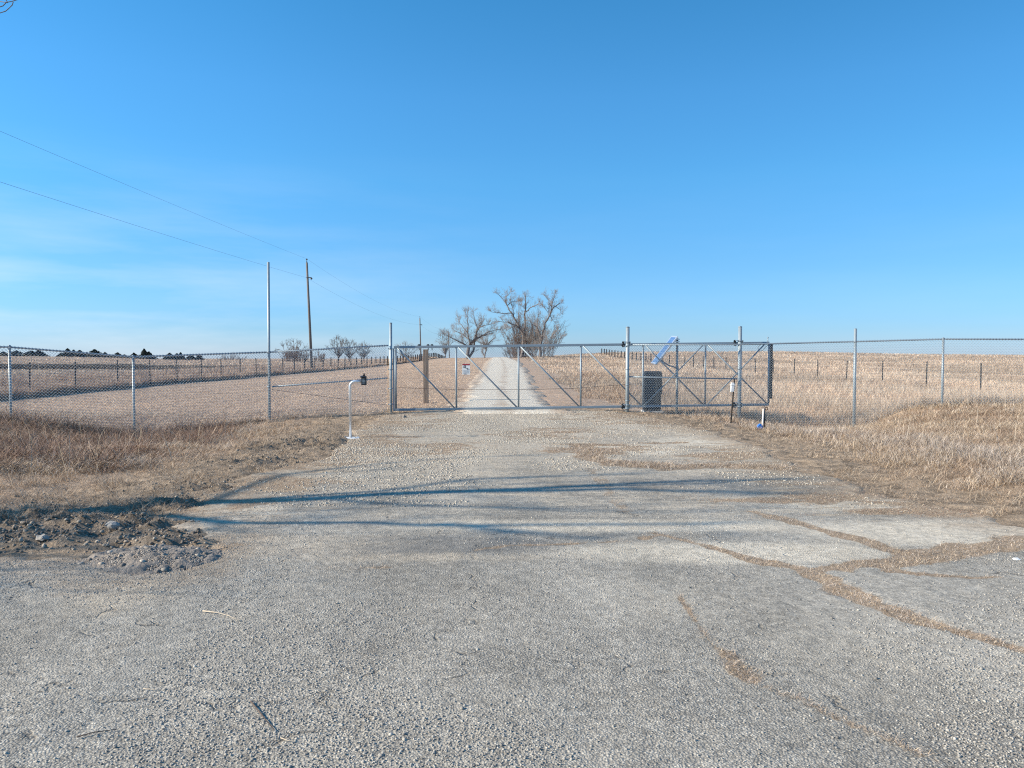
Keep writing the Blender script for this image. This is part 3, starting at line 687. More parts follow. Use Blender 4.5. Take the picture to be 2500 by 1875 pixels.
o = MB().box((kc[0], KY, kc[2]), (.095, .085, .175), bev=.008).build('keypad', M['black'], kp)
MB().box((kc[0], KY-.055, kc[2]+.075), (.11, .10, .012), Matrix.Rotation(R(12), 3, 'X')).path([(kc[0], KY, kc[2]+.08), (kc[0], KY, kc[2]+.135)], [.024, .015], 10).build('hood', M['black'], o)
mb = MB()
for i in range(3):
    for j in range(4): mb.box((kc[0]-.025+.025*i, KY-.0435, kc[2]+.03-.026*j), (.016, .004, .016))
mb.build('keys', M['galv'], o)

# timber post with three lamps
TY = 26.3; tb = P(1040, 981, TY); hw_ = .083
tm = thing('timber_post', 'square weathered timber post with three black round lamps behind the left end of the gate', 'post', (tb[0], TY, terrain(tb[0], TY).item()))
ttop = P(1040, 853, TY)[2]
MB().box((tb[0], TY, (ttop-.3)/2), (hw_*2, hw_*2, ttop+.3), bev=.01).build('timber', M['wood'], tm)
MB().box((P(1039, 850, TY)[0], TY, P(1039, 847.5, TY)[2]), (.46, .05, .03), bev=.005).build('lamp_bar', M['wood'], tm)
for px in (1023, 1045, 1054.5):
    q = P(px, 843.2, TY-.05); mb = MB(); mb.ball(q, .052, (1.05, 1, .85)); mb.path([(q[0], q[1]+.05, ttop-.03), (q[0], q[1]+.02, q[2])], .015, 8); mb.build('lamp_head', M['black'], tm)

# steel stake with white box, pipe with blue cap
sY = 19.7; b0 = P(1784, 1037, sY); t0 = P(1793, 926, sY)
st = thing('stake', 'dark leaning steel stake carrying a white junction box in front of the fence', 'stake', b0)
d = t0-b0
MB().path([b0-d*.15, t0], .020, 4).box((b0+t0)/2+np.array([0, -.012, 0]), (.012, .03, float(d[2])*1.0), Matrix.Rotation(math.atan2(d[0], d[2]), 3, 'Y')).build('stake_bar', M['tpost'], st)
q0 = P(1787, 957, sY-.06); q1 = P(1789, 936, sY-.06); rt = Matrix.Rotation(R(4), 3, 'Y')
o = MB().box((q0+q1)/2, (.085, .075, .215), rt, bev=.012).build('junction_box', M['white'], st)
MB().box((q0+q1)/2+np.array([.004, 0, .07]), (.096, .085, .03), rt, bev=.006).box((q0+q1)/2+np.array([.006, 0, .115]), (.075, .07, .03), rt, bev=.008).build('box_lid', M['white'], o)
sY = 19.0; b0 = P(1861, 1052, sY); t0 = P(1864, 999, sY)
wp = thing('standpipe', 'short off-white standpipe with a rusty ring at its top in the grass by the fence', 'pipe', b0)
MB().path([b0-(t0-b0)*.2, t0], .024, 14).ball(t0, .026, (1, 1, .6)).build('pipe', M['pvc'], wp)
MB().box((b0+t0)/2+np.array([.048, .02, 0]), (.028, .03, float(t0[2]-b0[2])*1.05), bev=.003).build('support_bar', M['rust'], wp)
rc = P(1871, 997.5, sY); MB().path([(rc[0]+.034*math.cos(a), sY, rc[2]+.034*math.sin(a)) for a in [2*math.pi*k/20 for k in range(21)]], .010, 8).build('ring', M['rust'], wp)
bc = P(1855, 1042, 18.75)
bl = MB(); bl.path([bc+np.array([0, -.03, 0]), bc+np.array([0, .0, 0]), bc+np.array([.01, .05, 0])], [.052, .078, .035], 7).path([bc+np.array([0, 0, .04]), bc+np.array([0, 0, .085])], [.03, .008], 7)
tag(bl.build('valve_cap', M['blue']), 'bright blue plastic valve cap leaning against the foot of the off-white pipe', 'cap')
bpy.context.view_layer.update()

# ------------------------------------------------------------------ farm fences of steel posts and barbed wire
def gz(x, y): return float(terrain(np.array([float(x)]), np.array([float(y)]))[0])
def farm_fence(X, y0, step, n, label, h, xs_fn=None, wires=(.4, .7, 1.0, 1.28)):
    t = thing('barbed_wire_fence', label, 'fence', (X, y0, gz(X, y0)))
    prev = None; pts = []
    for k in range(n):
        y = y0+step*k+random.uniform(-.12, .12); x = X+(xs_fn(y) if xs_fn else 0); z = gz(x, y); ln = random.uniform(-.05, .05)
        rr = max(.034, y*.00068)
        if y > 0:
            MB().path([(x, y, z-.2), (x+ln, y, z+h)], rr, 4).box((x+ln*.5, y-.02, z+h*.5), (.012, .03, h*.98)).build('steel_post', M['tpost'], t)
        pts.append((x+ln, y, z))
    for wz in wires:
        ww = []
        for a, c in zip(pts[:-1], pts[1:]):
            ww += [(a[0], a[1], a[2]+wz), ((a[0]+c[0])/2, (a[1]+c[1])/2, (a[2]+c[2])/2+wz-.02)]
        ww.append((pts[-1][0], pts[-1][1], pts[-1][2]+wz))
        MB().path(ww, .0035, 4).build('barbed_wire', M['cable'], t)
farm_fence(-20.5, 25.35, 3.63, 58, 'barbed wire fence on dark steel posts along the tall grass left of the mown field', 1.5)
farm_fence(21.0, 30.0, 4.55, 34, 'barbed wire fence on dark steel posts through the prairie right of the gate', 1.42)

# ------------------------------------------------------------------ power line
def utility_pole(px, pyt, pxb, pyb, Y, label, r=.15):
    b0 = P(pxb, pyb, Y); t0 = P(px, pyt, Y)
    z = min(gz(b0[0], Y), b0[2])
    t = thing('utility_pole', label, 'utility pole', (b0[0], Y, z), 'wooden poles of the power line')
    MB().path([(b0[0], Y, z-.3), tuple(t0)], [r, r*.68], 14).build('pole', M['polewood'], t)
    mb = MB().path([t0, t0+np.array([0, 0, .28])], [.05, .03], 8).ball(t0+np.array([0, 0, .33]), .09, (1, 1, .9)).build('insulator', M['cable'], t)
    q = P(px+4+0.0, pyt, Y); n0 = t0+(b0-t0)*(.14)
    MB().box(n0+np.array([.18, -.1, .02]), (.5, .08, .09)).ball(n0+np.array([.42, -.1, -.08]), .11).build('bracket', M['cable'], t)
    return t0+np.array([0, 0, .38]), n0+np.array([-.1, -.1, .02])
u1 = utility_pole(749, 641, 762, 908, 79, 'tallest utility pole, leaning at the edge of the field beyond the tall fence post')
u2 = utility_pole(1025, 777, 1028, 887, 172, 'utility pole in the distance above the left end of the gate', .17)
u3 = utility_pole(1094, 808, 1098, 874, 255, 'most distant utility pole, beside the left bare tree on the crest', .17)
def sag(a, c, s, n=24):
    a = np.array(a); c = np.array(c); return [a+(c-a)*t-np.array([0, 0, 4*s*t*(1-t)]) for t in [k/n for k in range(n+1)]]
for j, (lab, pe, zl, w_) in enumerate((('upper power line cable strung between the tops of the wooden poles', 313, 0, .0052), ('lower power line cable strung below the pole tops', 437, 0, .006))):
    e = P(0, pe, 30.8); a = u1[j]; far_ = a+(e-a)*1.9+np.array([0, 0, .35])
    V_ = sag(a, far_, .3)[::-1] + sag(u1[j], u2[j], 1.1)[1:] + sag(u2[j], u3[j], 1.0)[1:]
    tag(MB().path(V_, w_, 5).build('power_cable', M['cable']), lab, 'cable', 'power line cables')

# ------------------------------------------------------------------ trees
def twigs(segs, p, d, ln, r, lev, g, spread=.55, up=.12, kids=(4, 6)):
    """a bent branch of short steps that carries thinner ones; segs collects (p0, p1, r0, r1)"""
    n = 4 if lev > 0 else 3; q = p; dd = d; st = ln/n; out = []
    for i in range(n):
        dd = dd + g.normal(0, .16, 3) + np.array([0, 0, up*.5]); dd /= np.linalg.norm(dd)
        q2 = q+dd*st; ra = r*(1-.7*i/n); rb = r*(1-.7*(i+1)/n)
        segs.append((q, q2, ra, rb)); q = q2; out.append((q, dd, rb))
    if lev > 0:
        for _ in range(g.integers(*kids)):
            k = g.integers(0, n); q0, d0, r0 = out[k]
            nd_ = d0 + g.normal(0, spread, 3)+np.array([0, 0, up]); nd_ /= np.linalg.norm(nd_)
            twigs(segs, q0, nd_, ln*g.uniform(.45, .72), max(r0*.75, .4*r), lev-1, g, spread, up, kids)
def limb_tree(name, label, cat, D, limbs, mat_t, mat_b, seed, lev=2, kids=(4, 6), tl=1.7, rad=.03, dens=1.5, group=None, depth=2.2, spread=.6, up=.15, ox=0, oy=0, sc=6.32, tr=None, minr=.012):
    g = np.random.default_rng(seed); trunk = []; br = []
    b0 = None
    for i, (pts, r0, r1) in enumerate(limbs):
        r0, r1 = r0*.74, r1*.74
        n = len(pts); yoff = g.uniform(-depth, depth) if i else 0
        base = None; L3 = []; joint = None
        for k, (a, c) in enumerate(pts):
            fr = k/(n-1); q = P(ox+a/sc, oy+c/sc, D+ (yoff*fr if i else 0)+(joint[1]-D if joint is not None else 0))
            if i and k == 0 and trunk:
                cand = np.array([e for sg_ in trunk for e in (sg_[0], sg_[1], sg_[0]*.5+sg_[1]*.5)]); dd_ = np.hypot(cand[:, 0]-q[0], cand[:, 2]-q[2])
                if dd_.min() < 1.6: q = cand[dd_.argmin()].copy(); joint = q
            L3.append(q)
        if i == 0: b0 = L3[0]
        if tr and i in tr: base = True
        tgt = trunk
        for k in range(n-1):
            ra = r0+(r1-r0)*k/(n-1); rb = r0+(r1-r0)*(k+1)/(n-1)
            mid = (L3[k]+L3[k+1])/2 + g.normal(0, .06, 3)*np.linalg.norm(L3[k+1]-L3[k])
            tgt.append((L3[k], mid, ra, (ra+rb)/2)); tgt.append((mid, L3[k+1], (ra+rb)/2, rb))
            if i == 0 and k < 1: continue
            dd = L3[k+1]-L3[k]; ln = np.linalg.norm(dd); dd = dd/ln
            for _ in range(int(ln*dens)+1):
                t = g.uniform(.1, 1); q = L3[k]+(L3[k+1]-L3[k])*t
                v = dd+g.normal(0, spread*1.3, 3)+np.array([0, 0, up*2]); v /= np.linalg.norm(v)
                twigs(br, q, v, tl*g.uniform(.6, 1.2), rad, lev, g, spread, up, kids)
        dd = L3[-1]-L3[-2]; dd /= np.linalg.norm(dd)
        for _ in range(3):
            v = dd+g.normal(0, .35, 3); v /= np.linalg.norm(v); twigs(br, L3[-1], v, tl*.8, rad, lev, g, spread, up, kids)
    z = gz(b0[0], D)
    t = thing(name, label, cat, (b0[0], D, z), group)
    trunk.append((np.array([b0[0], D, z-.4]), b0, limbs[0][1]*1.25, limbs[0][1]))
    for nm, sg_, mt, ns in (('trunk', trunk, mat_t, 8), ('crown', br, mat_b, 4)):
        a = np.array([s[0] for s in sg_]); c = np.array([s[1] for s in sg_]); ra = np.array([s[2] for s in sg_]); rb = np.array([s[3] for s in sg_])
        V, Q = tubes(a, c, np.maximum(ra, minr), np.maximum(rb, minr*.6), ns); np_mesh(nm, V, Q, mat=mt, parent=t)
    return t
OX, OY = 1050, 680
limb_tree('bare_tree', 'wide open-crowned bare tree with a forked trunk left of the road on the crest', 'tree', 160, [
 ([(575, 1285), (580, 1180), (600, 1050)], .55, .42), ([(600, 1045), (590, 900), (580, 780), (575, 650), (570, 560)], .25, .05),
 ([(600, 1045), (640, 990), (700, 930), (800, 880), (880, 866)], .36, .2), ([(690, 940), (710, 850), (730, 760), (680, 650), (670, 560)], .22, .05),
 ([(600, 1045), (500, 1000), (400, 950), (300, 905), (235, 870)], .22, .05), ([(590, 950), (520, 870), (430, 830), (370, 800)], .14, .05), ([(582, 830), (500, 740), (450, 690), (440, 640)], .14, .05),
 ([(720, 800), (800, 740), (860, 720), (960, 700)], .14, .05), ([(800, 880), (900, 820), (1000, 795), (1090, 790)], .14, .04), ([(655, 1260), (668, 1120), (680, 980), (722, 890)], .34, .2), ([(700, 850), (790, 700), (800, 640)], .1, .04),
 ([(600, 1040), (470, 970), (500, 920)], .08, .04)],
 M['bark'], M['twig'], 11, ox=OX, oy=OY, lev=2, minr=.007, spread=.5, up=.16, kids=(5, 8), dens=2.55, tl=1.3, rad=0.02, tr=(9,))
limb_tree('bare_tree', 'small bushy bare tree between the wide bare tree and the road on the crest', 'tree', 172, [
 ([(840, 1215), (850, 1150), (870, 1060)], .22, .16), ([(870, 1060), (940, 960), (1010, 900), (1020, 830)], .14, .04), ([(850, 1120), (840, 1000), (790, 930)], .12, .04), ([(790, 1200), (800, 1120), (840, 1000)], .14, .05), ([(860, 1080), (880, 950), (900, 880)], .1, .04), ([(860, 1100), (760, 980), (740, 950)], .08, .03)],
 M['bark'], M['twig'], 12, ox=OX, oy=OY, lev=2, minr=.007, spread=.5, up=.16, kids=(5, 8), dens=3.40, tl=1.1, rad=0.018)
limb_tree('bare_tree', 'tallest bare tree with crooked limbs reaching left over the road from the thicket', 'tree', 152, [
 ([(1400, 1230), (1430, 1100), (1440, 950)], .5, .36), ([(1440, 950), (1460, 760), (1455, 550), (1470, 390), (1470, 270)], .30, .06),
 ([(1440, 900), (1400, 800), (1350, 700), (1290, 590), (1220, 490), (1190, 420), (1140, 340), (1060, 250)], .28, .06), ([(1150, 350), (1175, 280), (1230, 210)], .12, .05), ([(1200, 425), (1260, 362), (1340, 350)], .12, .05),
 ([(1232, 545), (1150, 545), (1050, 525), (945, 515)], .14, .04), ([(1400, 800), (1330, 720), (1200, 672), (1050, 660)], .2, .05), ([(1460, 525), (1530, 460), (1600, 425), (1655, 400)], .16, .05), ([(1380, 740), (1370, 560), (1370, 400)], .1, .04), ([(1300, 600), (1280, 480), (1250, 400)], .09, .04), ([(1450, 500), (1420, 420), (1400, 360)], .09, .04), ([(1330, 720), (1180, 800), (1170, 770)], .09, .03)],
 M['bark'], M['twig'], 13, ox=OX, oy=OY, lev=2, minr=.007, spread=.5, up=.16, kids=(5, 8), dens=2.21, tl=1.1, rad=0.02)
limb_tree('bare_tree', 'bare tree on the right of the thicket whose crooked top limb hooks to the right', 'tree', 148, [
 ([(1690, 1250), (1700, 1120), (1710, 1000)], .4, .3), ([(1710, 1000), (1740, 820), (1770, 690), (1850, 560), (1880, 490), (1940, 425), (2005, 383)], .28, .1),
 ([(1850, 560), (1868, 430), (1830, 330), (1785, 285)], .12, .04), ([(1880, 440), (1900, 330), (1920, 250)], .1, .04), ([(1850, 570), (1880, 625), (1905, 655)], .11, .04), ([(1700, 1000), (1660, 800), (1665, 590)], .2, .06),
 ([(1960, 435), (2010, 480), (2020, 530)], .07, .03), ([(1720, 950), (1640, 740), (1545, 660)], .14, .05), ([(1840, 580), (1840, 450), (1860, 400)], .08, .04), ([(1740, 520), (1700, 380)], .06, .03)],
 M['bark'], M['twig'], 14, ox=OX, oy=OY, lev=2, minr=.007, spread=.5, up=.16, kids=(5, 8), dens=2.21, tl=1.0, rad=0.018)
limb_tree('bare_tree', 'low bare tree with a thin trunk spreading right at the right edge of the thicket', 'tree', 128, [
 ([(1752, 1285), (1750, 1220), (1752, 1165)], .13, .11), ([(1752, 1170), (1780, 1000), (1800, 880)], .08, .03), ([(1752, 1185), (1850, 1110), (1950, 1020), (2050, 910)], .08, .025), ([(1745, 1170), (1700, 1110), (1660, 1040)], .06, .025), ([(1800, 1140), (1840, 1000), (1880, 900)], .05, .02), ([(1770, 1080), (1900, 860), (1960, 800)], .05, .02)],
 M['bark'], M['twig'], 15, ox=OX, oy=OY, lev=2, minr=.007, spread=.5, up=.16, kids=(5, 8), dens=3.06, tl=0.8, rad=0.014)
def thicket(name, label, D, px0, px1, pyt, pyb, n, mt, seed, group=None, hh=None, rad=.03, shape=.35):
    g = np.random.default_rng(seed); segs = []; c0 = P((px0+px1)/2, pyb, D); z = gz(c0[0], D)
    for _ in range(n):
        u = g.uniform(-1, 1); bx = P((px0+px1)/2+u*(px1-px0)*.30, pyb, D); y = D+g.uniform(-1, 1)*(px1-px0)/F*D*.3
        top = P(0, pyt, D)[2]; H = (top-z)*(1-shape*abs(u)**2)*g.uniform(.5, 1.0)
        d = np.array([u*.35+g.normal(0, .1), g.normal(0, .15), 1.]); d /= np.linalg.norm(d)
        p0 = np.array([bx[0], y, z-.2]); nseg = 5; q = p0; r = rad*g.uniform(.8, 2.0)
        for i in range(nseg):
            d = d+g.normal(0, .09, 3); d /= np.linalg.norm(d); q2 = q+d*H/nseg
            segs.append((q, q2, r*(1-.16*i), r*(1-.16*(i+1)))); q = q2
            if i > 0:
                for _k in range(2):
                    v = d+g.normal(0, .5, 3); v /= np.linalg.norm(v); twigs(segs, q, v, H*.22, r*.5, 1, g, .5, .25, (3, 5))
    t = thing(name, label, 'shrub', (c0[0], D, z), group)
    a = np.array([s[0] for s in segs]); c = np.array([s[1] for s in segs]); V, Q = tubes(a, c, np.maximum([s[2] for s in segs], .012), np.maximum([s[3] for s in segs], .01), 3)
    np_mesh('stems', V, Q, mat=mt, parent=t); return t
thicket('bare_shrub', 'dense reddish brush filling the foot of the tallest bare tree', 156, 1232, 1322, 775, 876, 120, M['bark_red'], 21, rad=.026)
thicket('bare_shrub', 'pale upright saplings crowded in the right half of the thicket', 150, 1290, 1362, 765, 884, 46, M['bark_pale'], 22, rad=.026)
thicket('bare_shrub', 'low dark brush at the left foot of the thicket, right of the road', 165, 1222, 1290, 845, 874, 60, M['bark'], 23, rad=.03)
thicket('bare_shrub', 'low bare brush on the skyline just left of the tallest utility pole', 190, 680, 760, 848, 879, 90, M['bark_red'], 24, rad=.05)
thicket('bare_shrub', 'low bare brush on the skyline just right of the tallest utility pole', 190, 765, 795, 856, 879, 30, M['bark_red'], 25, rad=.05)
thicket('bare_shrub', 'faint low brush on the skyline right of the cedar row', 280, 520, 610, 862, 880, 40, M['bark'], 26, rad=.07)
def sky_tree(px, pyt, pyb, wpx, label, seed, D=200, pale=False):
    h = pyb-pyt; w2 = wpx/2; bx = px
    L_ = [([(bx, pyb), (bx+.02*w2, pyb-h*.18)], .22, .18)]
    g = np.random.default_rng(seed)
    for k in range(9):
        a = (k/8-.5)*2; e = (bx+a*w2*.9, pyb-h*(.93-.35*abs(a)**2)*g.uniform(.85, 1)); m_ = (bx+a*w2*.55+g.normal(0, 1), pyb-h*(.5-.12*abs(a)))
        L_.append(([(bx+a*2, pyb-h*.10), m_, e], .13, .04))
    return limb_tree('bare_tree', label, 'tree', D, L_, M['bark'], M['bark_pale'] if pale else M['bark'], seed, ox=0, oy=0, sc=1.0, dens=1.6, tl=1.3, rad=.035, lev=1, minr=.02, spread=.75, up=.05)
sky_tree(717, 833, 879, 78, 'rounded bare tree on the skyline just left of the tallest utility pole', 31)
sky_tree(826, 824, 879, 44, 'taller of the two close bare trees on the skyline right of the tallest utility pole', 32)
sky_tree(852, 830, 879, 46, 'lower of the two close bare trees on the skyline right of the tallest utility pole', 33)
sky_tree(888, 843, 878, 30, 'slim lone bare tree on the skyline left of the latch post', 34)
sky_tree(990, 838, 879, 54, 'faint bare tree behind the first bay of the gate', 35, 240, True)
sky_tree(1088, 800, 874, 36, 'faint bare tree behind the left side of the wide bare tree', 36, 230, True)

def leafy(n, c, rx, rz, g, cone=True, size=.28):
    ex_ = g.uniform(1.1, 2.8)
    t = g.uniform(0, 1, n)**1.3; ang = g.uniform(0, 2*math.pi, n); rr = (1-t**ex_)*rx*np.sqrt(g.uniform(.25, 1, n))*(1+.35*np.sin(ang*5+t*25)) if cone else rx*np.sqrt(1-t*t*.8)*g.uniform(.3, 1, n)
    ctr = np.stack([c[0]+np.cos(ang)*rr, c[1]+np.sin(ang)*rr, c[2]+.15+t*rz], 1)
    a = g.normal(0, 1, (n, 3)); a /= np.linalg.norm(a, axis=1)[:, None]; b_ = np.cross(a, g.normal(0, 1, (n, 3))); b_ /= np.linalg.norm(b_, axis=1)[:, None]
    s = g.uniform(.5, 1.2, n)[:, None]*size
    V = np.stack([ctr-a*s-b_*s*.4, ctr+a*s, ctr+b_*s*.9], 1).reshape(-1, 3)
    return V, np.arange(3*n).reshape(-1, 3)
M['cedar'] = bark('cedar_green', (.016, .026, .022), (.045, .06, .045))
ordw = ['first', 'second', 'third', 'fourth', 'fifth', 'sixth', 'seventh', 'eighth', 'ninth', 'tenth', 'eleventh', 'twelfth', 'thirteenth', 'fourteenth', 'fifteenth', 'sixteenth', 'seventeenth', 'eighteenth', 'nineteenth', 'twentieth', 'twenty-first', 'twenty-second']
ced = [(8, 859, 36), (40, 858, 30), (76, 857, 26), (94, 857, 24), (148, 862, 18), (165, 849, 26), (180, 858, 24), (194, 856, 22), (212, 860, 20), (231, 852, 24), (256, 861, 16), (287, 864, 16), (304, 865, 14), (327, 865, 16), (352, 855, 14), (363, 859, 18), (414, 861, 14), (432, 866, 20), (441, 859, 14), (466, 867, 18), (486, 868, 14)]
for k, (px, pyt, wpx) in enumerate(ced):
    g = np.random.default_rng(100+k); D = 300+g.uniform(-15, 15); top = P(px, pyt+g.uniform(-2.5, 3.5), D); z = gz(top[0], D); hz = top[2]-z; rx = wpx/2/F*D*2.1
    lab = ('dark %s cedar on the left skyline, %s from the left' % (('broad' if wpx > 23 else 'narrow' if wpx < 17 else 'pointed'), ordw[k]))
    t = thing('cedar_tree', lab, 'tree', (top[0], D, z), 'dark cedars along the left skyline')
    V, T = leafy(1300, (top[0], D, z), rx, hz, g, size=.38); V2, T2 = leafy(700, (top[0], D, z), rx*1.1, hz*.6, g, cone=False, size=.38); T = np.concatenate([T, T2+len(V)]); V = np.concatenate([V, V2]); np_mesh('crown', V, T=T, mat=M['cedar'], parent=t)
    MB().path([(top[0], D, z-.3), (top[0], D, z+hz*.7)], [.16, .05], 6).build('trunk', M['bark'], t)

# tree left of the frame: its limbs shade the pavement and its twigs reach the top left corner
g = np.random.default_rng(77); segs = []; trunk = []
def spine(pts, r0, r1, tgt, lev=2, tl=1.2, dens=.9, rad=.018):
    n = len(pts)
    for k in range(n-1):
        a, c = np.array(pts[k], float), np.array(pts[k+1], float); ra = r0+(r1-r0)*k/(n-1); rb = r0+(r1-r0)*(k+1)/(n-1)
        m_ = (a+c)/2+g.normal(0, .03, 3)*np.linalg.norm(c-a)
        tgt.append((a, m_, ra, (ra+rb)/2)); tgt.append((m_, c, (ra+rb)/2, rb))
        if a[2] < 2.5 or not tl: continue
        dd = c-a; ln = np.linalg.norm(dd); dd /= ln
        for _ in range(int(ln*dens)+1):
            v = dd+g.normal(0, .6, 3); v /= np.linalg.norm(v); twigs(segs, a+(c-a)*g.uniform(0, 1), v, tl*g.uniform(.5, 1.2), rad, lev, g, .5, .05, (3, 5))
def sh(X, Y, H):                                   # a point H above ground whose shadow falls on (X, Y)
    k = H/math.tan(SUN_EL); return (X-k*math.cos(SH), Y-k*math.sin(SH), H)
B_ = (-15.2, 5.4, 0)
mainp = [B_, sh(*G(250, 1250), 4.2), sh(*G(520, 1232), 5.8), sh(*G(800, 1222), 7.0), sh(*G(1100, 1206), 8.2), sh(*G(1400, 1192), 9.4), sh(*G(1700, 1178), 10.8), sh(*G(1950, 1172), 12)]
mainp[1] = (-12.6, 5.9, 2.9) if False else mainp[1]
spine(mainp[:2], .24, .20, trunk); spine(mainp[1:], .17, .05, segs, dens=.55)
spine([mainp[1], sh(*G(560, 1282), 5.6), sh(*G(900, 1283), 6.9), sh(*G(1250, 1287), 8.1), sh(*G(1600, 1286), 9.2), sh(*G(1800, 1283), 10)], .07, .035, segs, dens=.75)
spine([mainp[2], sh(*G(950, 1205), 7.4), sh(*G(1150, 1176), 8.6), sh(*G(1400, 1166), 9.8), sh(*G(1600, 1158), 10.6)], .055, .03, segs, dens=.75)
spine([mainp[2], sh(*G(700, 1165), 7.0), sh(*G(900, 1142), 8.2), sh(*G(1150, 1120), 9.6)], .045, .02, segs, dens=.3)
spine([mainp[3], sh(*G(1000, 1240), 8.0), sh(*G(1250, 1246), 9.0), sh(*G(1560, 1254), 10.2), sh(*G(1800, 1250), 11)], .05, .02, segs, dens=.4)
spine([sh(*G(1100, 1284), 7.6), sh(*G(1300, 1305), 8.2), sh(*G(1470, 1325), 9)], .05, .03, segs, dens=.5)
spine([mainp[4], sh(*G(1500, 1196), 10.0), sh(*G(1750, 1204), 11.2), sh(*G(2000, 1210), 12.2)], .09, .04, segs, dens=.8)
hub = P(-75, -30, 8.1)
spine([mainp[2], (np.array(mainp[2])+hub)/2+np.array([0, 0, .3]), hub], .05, .010, segs, tl=None)
tw = lambda *a: [P(px, py, 8.0+dy) for px, py, dy in a]
for ps in ([(-60, -20, .2), (-10, 2, .1), (14, 6, 0), (30, 3, 0), (46, -2, 0)], [(-40, -40, .1), (8, -10, .1), (15, 0, 0), (19, 7, 0)], [(32, 5, 0), (30, 12, 0), (22, 20, 0), (14, 27, 0), (2, 31, 0), (-20, 34, 0)], [(15, 6, .1), (8, 14, .1), (-10, 20, .1)]):
    q = tw(*ps)
    for a, c in zip(q[:-1], q[1:]): segs.append((a, c, .005, .004))
for q_ in ((-60, -20, 8.2), (-40, -40, 8.1)): segs.append((hub, P(*q_), .008, .007))
t = thing('bare_tree', 'bare tree showing only a few twigs in the top left corner of the sky', 'tree', B_)
for nm, sg_, ns in (('trunk', trunk, 10), ('crown', segs, 5)):
    V, Q = tubes(np.array([s[0] for s in sg_]), np.array([s[1] for s in sg_]), np.array([s[2] for s in sg_]), np.array([s[3] for s in sg_]), ns); np_mesh(nm, V, Q, mat=M['bark'], parent=t)
# a shorter, twiggy neighbour that dapples the churned dirt
g = np.random.default_rng(78); segs2 = []; tk = [(np.array((-10.6, 5.2, -.1)), np.array((-10.5, 5.3, 1.2)), .12, .09)]
for _ in range(26):
    a = g.uniform(0, 6.28); v = np.array([math.cos(a)*.55, math.sin(a)*.55, 1.1]); v /= np.linalg.norm(v)
    twigs(segs2, np.array((-10.5, 5.3, 1.0+g.uniform(0, .3))), v, g.uniform(1.6, 2.6), .035, 3, g, .5, .12, (3, 5))
t = thing('bare_shrub', 'dense bare shrub just outside the left edge shading the churned dirt', 'shrub', (-10.6, 5.2, 0))
for nm, sg_, ns in (('trunk', tk, 8), ('crown', segs2, 4)):
    V, Q = tubes(np.array([s[0] for s in sg_]), np.array([s[1] for s in sg_]), np.array([s[2] for s in sg_]), np.array([s[3] for s in sg_]), ns); np_mesh(nm, V, Q, mat=M['bark'], parent=t)

# ------------------------------------------------------------------ grass, weeds and stones (too many to count)
def fan(n, y0, y1, g, power=1.0, lo=-.80, hi=.80):
    """points over the ground in front of the road, denser near by"""
    u = g.uniform(0, 1, n)
    y = np.exp(np.log(y0)+(np.log(y1)-np.log(y0))*u) if power == 1.0 else (y0**(1-power)+(y1**(1-power)-y0**(1-power))*u)**(1/(1-power))
    return g.uniform(lo, hi, n)*y, y
def blades(name, x, y, h, wd, lean, cols, g, label, cat=None, z=None, curl=.5, az=None):
    for ex_, ey_ in ((5.40, 18.75), (5.37, 19.0), (5.65, 19.7), (-3.1, 14.85)):
        cr_ = (np.abs(x-ex_*y/ey_) < .13) & (y > ey_-2.4) & (y < ey_+.1); h = np.where(cr_, h*.22, h)
        kk_ = ~(((np.hypot(x-ex_, (y-ey_)*.45) < .10) & (y < ey_+.2)) | (cr_ & (y > ey_-1.3))); x, y, h, wd, lean, cols = x[kk_], y[kk_], h[kk_] if np.ndim(h) else h, wd[kk_], lean[kk_], cols[kk_]
        z = None if z is None else z[kk_]; az = None if az is None else az[kk_]
    n = len(x); z = terrain(x, y)-.01 if z is None else z
    az = g.uniform(0, 2*math.pi, n) if az is None else az
    d = np.stack([np.cos(az), np.sin(az)], 1); fa = az+math.pi/2+g.normal(0, .6, n); s = np.stack([np.cos(fa), np.sin(fa)], 1)
    fac = np.where(np.abs(s[:, :1]) < .35, 1, 1); s = s*fac
    l1 = lean; l2 = lean+curl*g.uniform(.3, 1.3, n)
    b0 = np.stack([x, y, z], 1)
    m_ = b0+np.concatenate([d*(np.sin(l1)*h*.55)[:, None], (np.cos(l1)*h*.55)[:, None]], 1)
    t_ = m_+np.concatenate([d*(np.sin(l2)*h*.45)[:, None], (np.cos(l2)*h*.45)[:, None]], 1)
    sw = np.concatenate([s*wd[:, None]*.5, np.zeros((n, 1))], 1)
    V = np.stack([b0-sw, b0+sw, m_+sw*.8, m_-sw*.8, t_], 1).reshape(-1, 3)
    i = np.arange(n)*5; Q = np.stack([i, i+1, i+2, i+3], 1); T = np.stack([i+3, i+2, i+4], 1)
    C = np.repeat(cols, 5, 0)
    o = np_mesh(name, V, Q, T, M['blade'], attrs={'col': C}); tag(o, label, cat, kind='stuff'); return o
def pick(g, n, pal, var=.18):
    pal = np.array(pal); c = pal[g.integers(0, len(pal), n)]; return np.clip(c*(1+g.normal(0, var, n))[:, None], 0.01, 1)
TAN = [(.52, .40, .275), (.62, .50, .35), (.44, .325, .22), (.36, .26, .175), (.68, .57, .43)]
PINK = [(.58, .42, .29), (.66, .505, .36), (.48, .34, .235), (.37, .26, .185), (.72, .58, .43)]
RED = [(.26, .15, .11), (.33, .20, .145), (.20, .12, .09), (.42, .29, .20), (.15, .10, .08)]
GREY = [(.48, .405, .335), (.60, .51, .43), (.37, .30, .245), (.66, .58, .49), (.27, .21, .17)]
g = np.random.default_rng(200)
